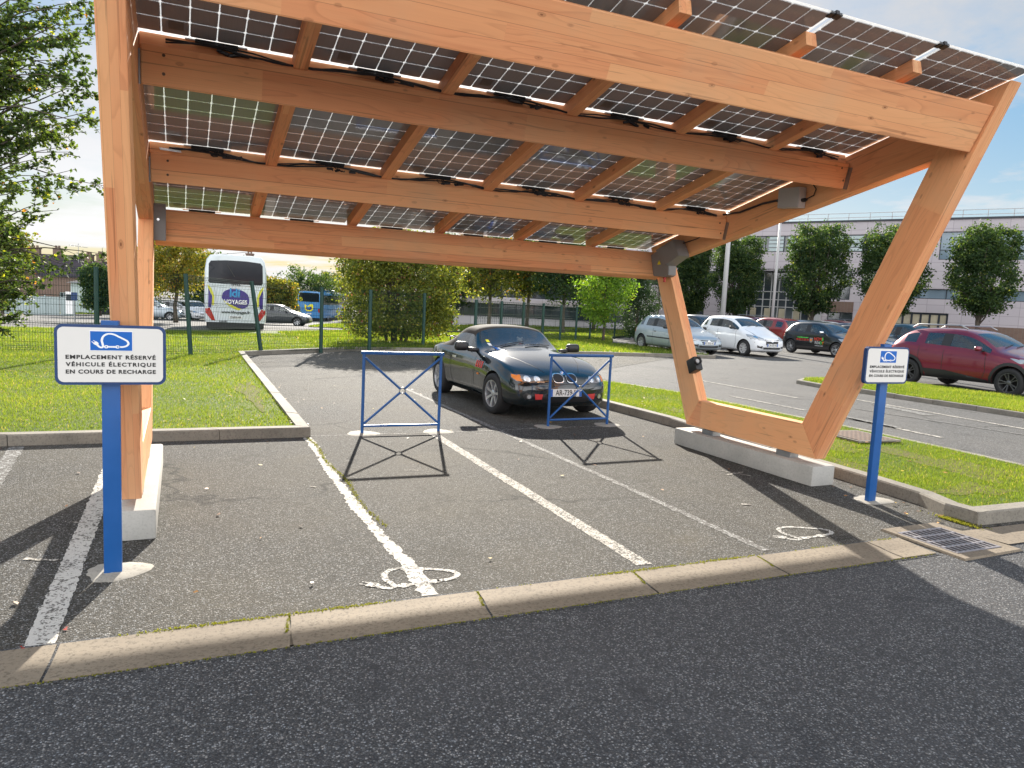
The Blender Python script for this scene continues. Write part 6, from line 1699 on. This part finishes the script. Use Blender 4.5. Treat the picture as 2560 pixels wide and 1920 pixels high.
    decal('grille', bvh, [(-W_ * .36, hz0 - gd), (-W_ * .46, hz0 - .13), (W_ * .46, hz0 - .13), (W_ * .36, hz0 - gd)], 'F', M['trim'], o, .006, .06)
    decal('grille_bar', bvh, line_poly([(-W_ * .42, hz0 - .175), (0, hz0 - .185), (W_ * .42, hz0 - .175)], .022), 'F', M['chrome'] if front != 'a' else Pm, o, .011, 9)
    decal('lower_grille', bvh, [(-W_ * .5, .30), (-W_ * .54, .38), (W_ * .54, .38), (W_ * .5, .30)], 'F', M['trim'], o, .007, .06)
    decal('front_badge', bvh, ellipse(0, hz0 - .18, .055, .042, 14), 'F', M['chrome'], o, .016, .04)
    if plate: 
        p = project(bvh, 0, .46 if front != 'c' else .44, 'F', .02); numplate(o, p.x + .004, p.z, plate, 1)
    p = project(bvh, 0, .62, 'B', .02); numplate(o, p.x - .004, p.z, 'FB-318-RT' if not plate else plate, -1)
    for a, c in ((-.45, .10), (.05, .58)):
        p0 = project(bvh, xc - .02, a * W_, 'T', .02); p1 = project(bvh, xc - .14, c * W_, 'T', .02); bm = bmesh.new(); tube(bm, [p0, p1], .008, 5); obj_bm('wiper', bm, M['trim'], o)
    return o, bvh
FS = -PI / 2
hatch('light silver three-door hatchback with black side moulding at the left end of the row', (18.86, 17.1, terrain(18.9, 17.1)), FS, paint('silver_blue_paint', (.36, .42, .46), .55, .35), 3.83, .83, 1.43, 2.44, .76, .70, .96, .88, .93, spokes=9, front='a', plate='FC-552-XC', mould=True, doors=3, s=1.05, wr_=.295, mirrorm=M['trim'])
hatch('white five-door hatchback with big swept headlamps beside the silver one', (21.80, 16.75, terrain(21.8, 16.7)), FS, paint('white_paint', (.70, .72, .74), .0, .4, .06), 3.60, .80, 1.52, 2.375, .70, .80, 1.08, .98, 1.04, spokes=8, front='b', plate='CA-029-NS', s=1.05, rake=.12, mirrorm=M['trim'], rimm='plasticgrey', style='wide')
b208, bv = hatch('black hatchback with red green and white lettering on its doors', (27.12, 16.95, terrain(27, 17)), FS, paint('black_paint', (.012, .012, .015), .3, .3, .1), 3.96, .85, 1.46, 2.54, .80, .74, 1.0, .92, .98, spokes=5, style='twin', plate='EZ-640-KD', s=1.03, mirrorm=M['chrome'])
def side_text(o, bvh, txt, x, z, size, m, sx=1.0):
    p = project(bvh, x, z, 'R', .012); Mt = Matrix.Translation((x, p.y, z)) @ Matrix.Rotation(PI / 2, 4, 'X')
    return text_mesh('door_lettering', txt, size, m, o, Mt, .002, bold=.003, sx=sx)
GR = simple('green_vinyl', (.10, .55, .10), .5); RD = simple('red_vinyl', (.60, .06, .03), .5)
side_text(b208, bv, 'HOM', .30, .70, .19, RD); side_text(b208, bv, 'E', .56, .70, .19, GR); side_text(b208, bv, 'REA', .29, .54, .17, M['plasticgrey']); side_text(b208, bv, 'D', .48, .54, .17, GR); side_text(b208, bv, 'Y', .59, .54, .17, M['orange'])
side_text(b208, bv, '03 22 52 03 04', -.56, .635, .115, RD); side_text(b208, bv, 'contact@homeready.fr', -.56, .735, .068, GR); side_text(b208, bv, 'www.home-ready.fr', .38, .42, .055, M['plasticgrey'])
cr = decal('door_crest', bv, [(-.16, .74), (.02, .74), (.02, .60), (-.02, .54), (-.07, .52), (-.12, .54), (-.16, .60)], 'R', M['greybox'], b208, .012, .06); decal('crest_window', bv, [(-.11, .60), (-.03, .60), (-.03, .68), (-.11, .68)], 'R', M['orange'], cr, .017, .06)
hatch('dark red crossover with black wheel-arch cladding and roof rails beside the grass strip', (19.10, 4.65, 0), FS, paint('crimson_paint', (.19, .012, .030), .5, .32, .10), 4.09, .885, 1.54, 2.60, .80, .86, 1.09, .99, 1.07, spokes=5, style='twin', rimm='darkalloy', cladding=True, rails=True, plate='GD-471-LM', s=1.03, wr_=.335)
GB = 'cars in the rows behind'
hatch('black hatchback nose showing between the leaning timber leg and the dark red crossover', (29.9, 16.9, terrain(30, 17)), FS, paint('black_paint', (.012, .012, .015), .3, .3, .1), 3.96, .85, 1.46, 2.5, .78, .74, 1.0, .92, .98, s=1.0, plate='DK-205-VN')
hatch('dark hatchback behind the gap between silver and white cars', tuple(heading(1752, 37)), FS, paint('graphite_paint', (.03, .035, .042), .4, .35), 4.1, .86, 1.5, 2.6, group=GB, s=1.05)
hatch('dark red hatchback seen from behind in the second row', tuple(heading(1912, 43)), PI / 2, paint('brick_red_paint', (.26, .03, .03), .3, .35), 4.2, .87, 1.55, 2.6, group=GB, s=1.04, rails=False)
hatch('pale blue-grey hatchback seen from behind right of the red one', tuple(heading(1985, 44.5)), PI / 2, paint('blue_grey_paint', (.26, .31, .37), .5, .35), 3.9, .85, 1.50, 2.5, group=GB, s=1.04)
hatch('maroon car with roof rails far behind the white hatchback', tuple(heading(1845, 50)), PI / 2, paint('maroon_paint', (.14, .02, .03), .3, .35), 4.2, .87, 1.62, 2.6, group=GB, rails=True, s=1.02)
hatch('white hatchback roof just behind the black lettered car', tuple(heading(2030, 49)), PI / 2, paint('white_paint', (.70, .72, .74), .0, .4, .06), 3.9, .85, 1.55, 2.5, group=GB, s=1.0)
hatch('red estate roof with rails above the black lettered car', tuple(heading(2062, 54)), PI / 2, paint('brick_red_paint', (.26, .03, .03), .3, .35), 4.4, .87, 1.66, 2.7, group=GB, rails=True)
hatch('dark teal hatchback behind the gap right of the leaning timber leg', tuple(heading(2278, 35)), FS, paint('teal_paint', (.03, .06, .075), .5, .32), 4.0, .86, 1.55, 2.55, group=GB, s=1.04)
hatch('dark blue car mostly hidden behind the leaning timber leg', tuple(heading(2132, 38)), FS, paint('navy_paint', (.02, .035, .07), .5, .32), 4.0, .86, 1.50, 2.55, group=GB, s=1.0)
GL = 'cars parked by the far trees on the left'
hatch('blue-silver small van beside the left timber legs far behind the fence', tuple(heading(382, 52)), -.2, paint('silver_blue_paint', (.36, .42, .46), .55, .35), 4.2, .88, 1.62, 2.6, group=GL)
hatch('silver car between the far tree and the fence post', tuple(heading(442, 56)), -.3, paint('silver_paint', (.45, .46, .47), .6, .35), 4.0, .85, 1.48, 2.5, group=GL)
hatch('white car just left of the white coach', tuple(heading(484, 56)), -1.2, paint('white_paint', (.70, .72, .74), .0, .4, .06), 4.0, .85, 1.5, 2.5, group=GL)
hatch('dark saloon with a bright glare on its bonnet between the two coaches', tuple(heading(697, 50)), -.35, paint('graphite_paint', (.03, .035, .042), .4, .35), 4.3, .87, 1.42, 2.65, group=GL)
# ------------------------------------------------------------------ coaches
def coach(name, label, loc, rz, L, Wd, H, body, zb, cat='coach', windows=True):
    o = thing(name, label, cat, loc, rz)
    bm = bmesh.new(); w = Wd / 2
    prof = [(-w * .97, zb), (-w, zb + .35), (-w, H * .56), (-w * .985, H * .80), (-w * .93, H * .93), (-w * .82, H * .985), (-w * .5, H), (w * .5, H), (w * .82, H * .985), (w * .93, H * .93), (w * .985, H * .80), (w, H * .56), (w, zb + .35), (w * .97, zb)]
    rings = []
    for x, sc, dz in ((0.10, .90, 0.05), (0.02, .955, .02), (.0, .975, .01) if False else (0.05, .975, .01), (.22, 1, 0), (L - .3, 1, 0), (L - .05, .97, .02), (L, .93, .06)):
        rings.append([bm.verts.new((x - 0, y * sc, z if z < H * .5 else z - dz)) for y, z in prof])
    # rear face
    rings[0] = [v for v in rings[0]]
    for A, B in zip(rings, rings[1:]):
        for k in range(len(prof)): bm.faces.new((A[k], A[(k + 1) % len(prof)], B[(k + 1) % len(prof)], B[k]))
    bm.faces.new(rings[0]); bm.faces.new(rings[-1][::-1]); bmesh.ops.recalc_face_normals(bm, faces=bm.faces)
    for v in rings[0]: v.co.x = -.02
    for v in rings[1]: v.co.x = 0.0
    bvh = BVHTree.FromBMesh(bm); obj_bm('body', bm, body, o, smooth=True, angle=28)
    bm = bmesh.new(); bx(bm, (L / 2, 0, zb - .12), (L - .5, Wd * .9, .30)); obj_bm('underbody', bm, M['trim'], o)
    for x in (2.9, L - 2.7):
        for sd in (-1, 1): wheel(o, x, sd * (w - .16), .50, .50, .28, 10, M['galv'], sd, 'wide')
    return o, bvh
def RB(bvh, name, out, m, o, off=.006, step=.25): return decal(name, bvh, [(-y, z) for y, z in out], 'B', m, o, off, step)   # y given as seen from behind, right positive
d31 = (CAM + ray(588, 700) * 31.5) - CAM; a31 = math.atan2(d31.y, d31.x)
c = heading(588, 31.6)
PW_ = paint('coach_white_paint', (.62, .68, .72), .0, .35, .10); PUR = simple('violet_livery', (.055, .03, .22), .35, var=.1); YEL = simple('lime_livery', (.62, .60, .06), .35, var=.1); CY = simple('cyan_livery', (.04, .30, .62), .35, var=.1)
o, bv = coach('coach', 'tall white touring coach with a violet logo seen from behind beyond the fence', (c.x, c.y, c.z - .02), a31, 11.8, 2.5, 3.28, PW_, .42)
H = 3.28
def arcp(pts, n=5): return [tuple(p) for p in smooth_path(pts + [pts[0]], n)[:-1]]
RB(bv, 'rear_window', [(-1.08, 2.12), (-1.07, 2.86), (-.98, 2.98), (-.4, 3.03), (.4, 3.03), (.98, 2.98), (1.07, 2.86), (1.08, 2.12), (1.02, 2.05), (-1.02, 2.05)], M['darkglass'], o, .008)
RB(bv, 'window_sill', [(-1.03, 1.98), (-1.06, 2.04), (1.06, 2.04), (1.03, 1.98)], PW_, o, .03)
for s in (-1, 1):
    RB(bv, 'violet_panel', [(s * 1.24, 2.0), (s * 1.08, 1.84), (s * .93, 1.55), (s * .93, 1.25), (s * .98, 1.02), (s * 1.24, .90)], PUR, o, .007)
    RB(bv, 'lime_stripe', [(s * 1.10, 1.98), (s * .96, 1.83), (s * .84, 1.5), (s * .86, 1.12), (s * .94, 1.14), (s * .935, 1.5), (s * 1.07, 1.82), (s * 1.20, 1.97)], YEL, o, .0085)
    RB(bv, 'tail_light', [(s * 1.20, .98), (s * 1.03, 1.02), (s * .93, .82), (s * .80, .48), (s * .95, .50), (s * 1.08, .66), (s * 1.19, .80)], M['tail'], o, .016)
    seamp = RB(bv, 'panel_seam', line_poly([(s * .90, 1.98), (s * .80, 1.7), (s * .76, 1.2), (s * .70, .5)], .014), M['plasticgrey'], o, .009, 9)
RB(bv, 'logo_stripe', arcp([(-.52, 1.40), (-.40, 1.22), (-.1, 1.02), (.15, .96), (.2, 1.1), (-.1, 1.3)]), YEL, o, .010)
lg = RB(bv, 'logo_oval', arcp([(-.56, 1.45), (-.50, 1.68), (-.25, 1.83), (.15, 1.82), (.45, 1.66), (.54, 1.38), (.46, 1.12), (.22, 1.02), (-.1, 1.14), (-.42, 1.30)]), PUR, o, .014)
def rtext(o, txt, y, z, size, m, name='lettering', sx=1.0, x=-.045, bold=.004, sp=1.0):
    # reads correctly from behind: right = -y(local)
    Mt = Matrix.Translation((x, -y, z)) @ Matrix(((0, 0, -1, 0), (-1, 0, 0, 0), (0, 1, 0, 0), (0, 0, 0, 1)))
    return text_mesh(name, txt, size, m, o, Mt, .003, bold=bold, sx=sx, space=sp)
rtext(lg, 'VOYAGES', 0, 1.29, .24, M['purewhite'], bold=.007, sx=.86); rtext(lg, 'ldi', -.04, 1.66, .50, CY, bold=.014, sx=.92, x=-.05)
rtext(o, 'www.ldvoyages.fr', 0, .86, .16, M['frame'], sx=1.0); rtext(o, 'S E T R A', 0, 2.01, .09, M['trim'], x=-.065); 
RB(bv, 'number_plate', [(-.27, .60), (-.27, .70), (.27, .70), (.27, .60)], M['plate_w'], o, .02); rtext(o, 'FV-829-WE', 0, .65, .09, M['ink'], x=-.05, bold=.001)
RB(bv, 'bumper_gap', line_poly([(-1.22, .50), (1.22, .50)], .03), M['trim'], o, .012, 9); rtext(o, 'S 515 HD', -.5, .40 + .06, .08, M['trim'], x=-.05)
bm = bmesh.new(); bx(bm, (.25, 0, .30), (.5, 2.2, .30), None, .04); obj_bm('rear_valance', bm, M['trim'], o)
RB(bv, 'wiper', line_poly([(-.35, 2.85), (-.05, 2.35)], .03), M['trim'], o, .03, 9)
# light blue bus
BL = paint('light_blue_bus_paint', (.045, .22, .50), .0, .35, .12)
c2 = heading(769, 77); d2 = CAM + ray(769, 700) * 77 - CAM; a2 = math.atan2(d2.y, d2.x) - R(17)
o2, bv2 = coach('bus', 'light blue single-deck bus with yellow logo parked beyond the verge', (c2.x, c2.y, c2.z), a2, 11.5, 2.5, 3.1, BL, .35, 'bus')
RB(bv2, 'rear_window', [(-1.06, 2.0), (-1.06, 2.82), (-.95, 2.92), (.95, 2.92), (1.06, 2.82), (1.06, 2.0)], M['darkglass'], o2, .02)
for s in (-1, 1): RB(bv2, 'tail_light', [(s * 1.19, .9), (s * 1.0, .95), (s * .95, 1.3), (s * 1.19, 1.35)], M['tail'], o2, .02)
decal('side_window', bv2, [(.5, 1.75), (.5, 2.72), (10.9, 2.72), (10.9, 1.75)], 'R', M['darkglass'], o2, .02, .5)
RB(bv2, 'logo', arcp([(-.45, 1.25), (-.42, 1.72), (-.15, 1.55), (.15, 1.75), (.42, 1.72), (.45, 1.25), (.2, 1.02), (-.2, 1.02)]), M['yellow'], o2, .02)
RB(bv2, 'logo_centre', arcp([(-.30, 1.28), (-.25, 1.52), (.0, 1.45), (.25, 1.52), (.30, 1.28), (.1, 1.16), (-.1, 1.16)]), PUR, o2, .035)
rtext(o2, 'ldi', 0, 1.36, .34, CY, x=-.09, bold=.01)
RB(bv2, 'number_plate', [(-.27, .72), (-.27, .83), (.27, .83), (.27, .72)], M['plate_w'], o2, .02)
bm = bmesh.new(); bx(bm, (6.5, 0, 3.2), (3.2, 1.6, .22), None, .08); obj_bm('roof_unit', bm, BL, o2)
# ------------------------------------------------------------------ light
SUN_EL = R(23.1); sh = Vector((.29, .957)).normalized()
SUN_DIR = Vector((sh.x * math.cos(SUN_EL), sh.y * math.cos(SUN_EL), math.sin(SUN_EL)))
sl = bpy.data.lights.new('sun', 'SUN'); sl.energy = SUN_E; sl.angle = R(.53); sl.color = (1.0, .93, .82)
so = bpy.data.objects.new('sun', sl); COL.objects.link(so); so.rotation_euler = (-SUN_DIR).to_track_quat('-Z', 'Y').to_euler()
w = bpy.data.worlds.new('World'); SC.world = w; w.use_nodes = True; nt = w.node_tree; nt.nodes.clear()
def wn(t, **k):
    q = nt.nodes.new(t)
    for a, b in k.items(): setattr(q, a, b)
    return q
sky = wn('ShaderNodeTexSky', sky_type='NISHITA', sun_disc=False, sun_elevation=SUN_EL, altitude=60, air_density=1.0, dust_density=.7, ozone_density=2.5)
sky.sun_rotation = math.atan2(SUN_DIR.x, SUN_DIR.y)
tc = wn('ShaderNodeTexCoord'); sp = wn('ShaderNodeSeparateXYZ'); nt.links.new(tc.outputs['Generated'], sp.inputs[0])
def wm(op, a, b=None, clamp=False):
    q = wn('ShaderNodeMath', operation=op, use_clamp=clamp)
    for i, v in enumerate((a, b)):
        if v is None: continue
        if hasattr(v, 'node'): nt.links.new(v, q.inputs[i])
        else: q.inputs[i].default_value = v
    return q.outputs[0]
# project direction onto a cloud layer
zc = wm('ADD', wm('MAXIMUM', sp.outputs[2], .0), .10)
cx = wm('DIVIDE', sp.outputs[0], zc); cy = wm('DIVIDE', sp.outputs[1], zc)
cb = wn('ShaderNodeCombineXYZ'); nt.links.new(cx, cb.inputs[0]); nt.links.new(cy, cb.inputs[1]); cb.inputs[2].default_value = 3.7
def wnoise(vec, sc, det, ro, dist=0):
    q = wn('ShaderNodeTexNoise'); q.inputs['Scale'].default_value = sc; q.inputs['Detail'].default_value = det; q.inputs['Roughness'].default_value = ro; q.inputs['Distortion'].default_value = dist
    nt.links.new(vec, q.inputs['Vector']); return q.outputs['Fac']
def wramp(f, st):
    q = wn('ShaderNodeValToRGB'); e = q.color_ramp.elements
    while len(e) < len(st): e.new(.5)
    for i, (p, c) in enumerate(st): e[i].position = p; e[i].color = (c, c, c, 1) if isinstance(c, (int, float)) else (*c, 1)
    nt.links.new(f, q.inputs[0]); return q.outputs[0]
n1 = wnoise(cb.outputs[0], .50, 9, .60, .2); n2 = wnoise(cb.outputs[0], 1.7, 7, .62)
# unseen clouds opposite the sun: cover and brightness added as fill light
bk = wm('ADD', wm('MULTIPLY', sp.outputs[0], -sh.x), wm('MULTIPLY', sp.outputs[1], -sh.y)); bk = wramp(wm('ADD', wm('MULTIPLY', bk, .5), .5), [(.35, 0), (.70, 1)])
cl = wramp(wm('ADD', wm('ADD', wm('MULTIPLY', n1, .8), wm('MULTIPLY', n2, .22)), wm('MULTIPLY', bk, .075)), [(.475, 0), (.515, .6), (.565, 1)])
hz = wramp(sp.outputs[2], [(.0, 1), (.10, .85), (.26, .35), (.5, 0)])
gm = wn('ShaderNodeGamma'); gm.inputs[1].default_value = SKY_GAMMA; nt.links.new(sky.outputs[0], gm.inputs[0])
hs = wn('ShaderNodeHueSaturation'); hs.inputs['Saturation'].default_value = SKY_SAT; nt.links.new(gm.outputs[0], hs.inputs['Color']); SKYC = hs.outputs[0]
mx = wn('ShaderNodeMix', data_type='RGBA'); nt.links.new(wm('MULTIPLY', cl, .92), mx.inputs[0]); nt.links.new(SKYC, mx.inputs[6])
# cloud colour follows the sky brightness with the added boost opposite the sun
gr = wn('ShaderNodeRGBToBW'); nt.links.new(SKYC, gr.inputs[0])
cc = wn('ShaderNodeCombineColor'); v = wm('MULTIPLY', wm('ADD', wm('MULTIPLY', gr.outputs[0], CLOUD[0]), CLOUD[1]), wm('ADD', wm('MULTIPLY', bk, BACK_FILL), 1.0))
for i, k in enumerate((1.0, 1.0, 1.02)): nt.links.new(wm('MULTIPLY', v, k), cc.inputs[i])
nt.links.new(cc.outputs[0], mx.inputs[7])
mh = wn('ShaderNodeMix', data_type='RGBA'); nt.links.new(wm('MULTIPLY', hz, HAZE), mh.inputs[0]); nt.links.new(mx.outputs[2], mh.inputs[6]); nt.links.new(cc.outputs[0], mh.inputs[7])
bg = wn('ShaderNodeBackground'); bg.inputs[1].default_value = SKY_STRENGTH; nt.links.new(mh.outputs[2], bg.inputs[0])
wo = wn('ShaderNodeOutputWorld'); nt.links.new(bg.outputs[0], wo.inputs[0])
SC.render.engine = 'CYCLES'; SC.view_settings.view_transform = 'Standard'; SC.view_settings.look = 'None'; SC.view_settings.gamma = 1
SC.view_settings.exposure = EXPOSURE
try:
    SC.cycles.max_bounces = 8; SC.cycles.transparent_max_bounces = 24; SC.cycles.use_denoising = True; SC.cycles.sample_clamp_indirect = 6
except Exception: pass
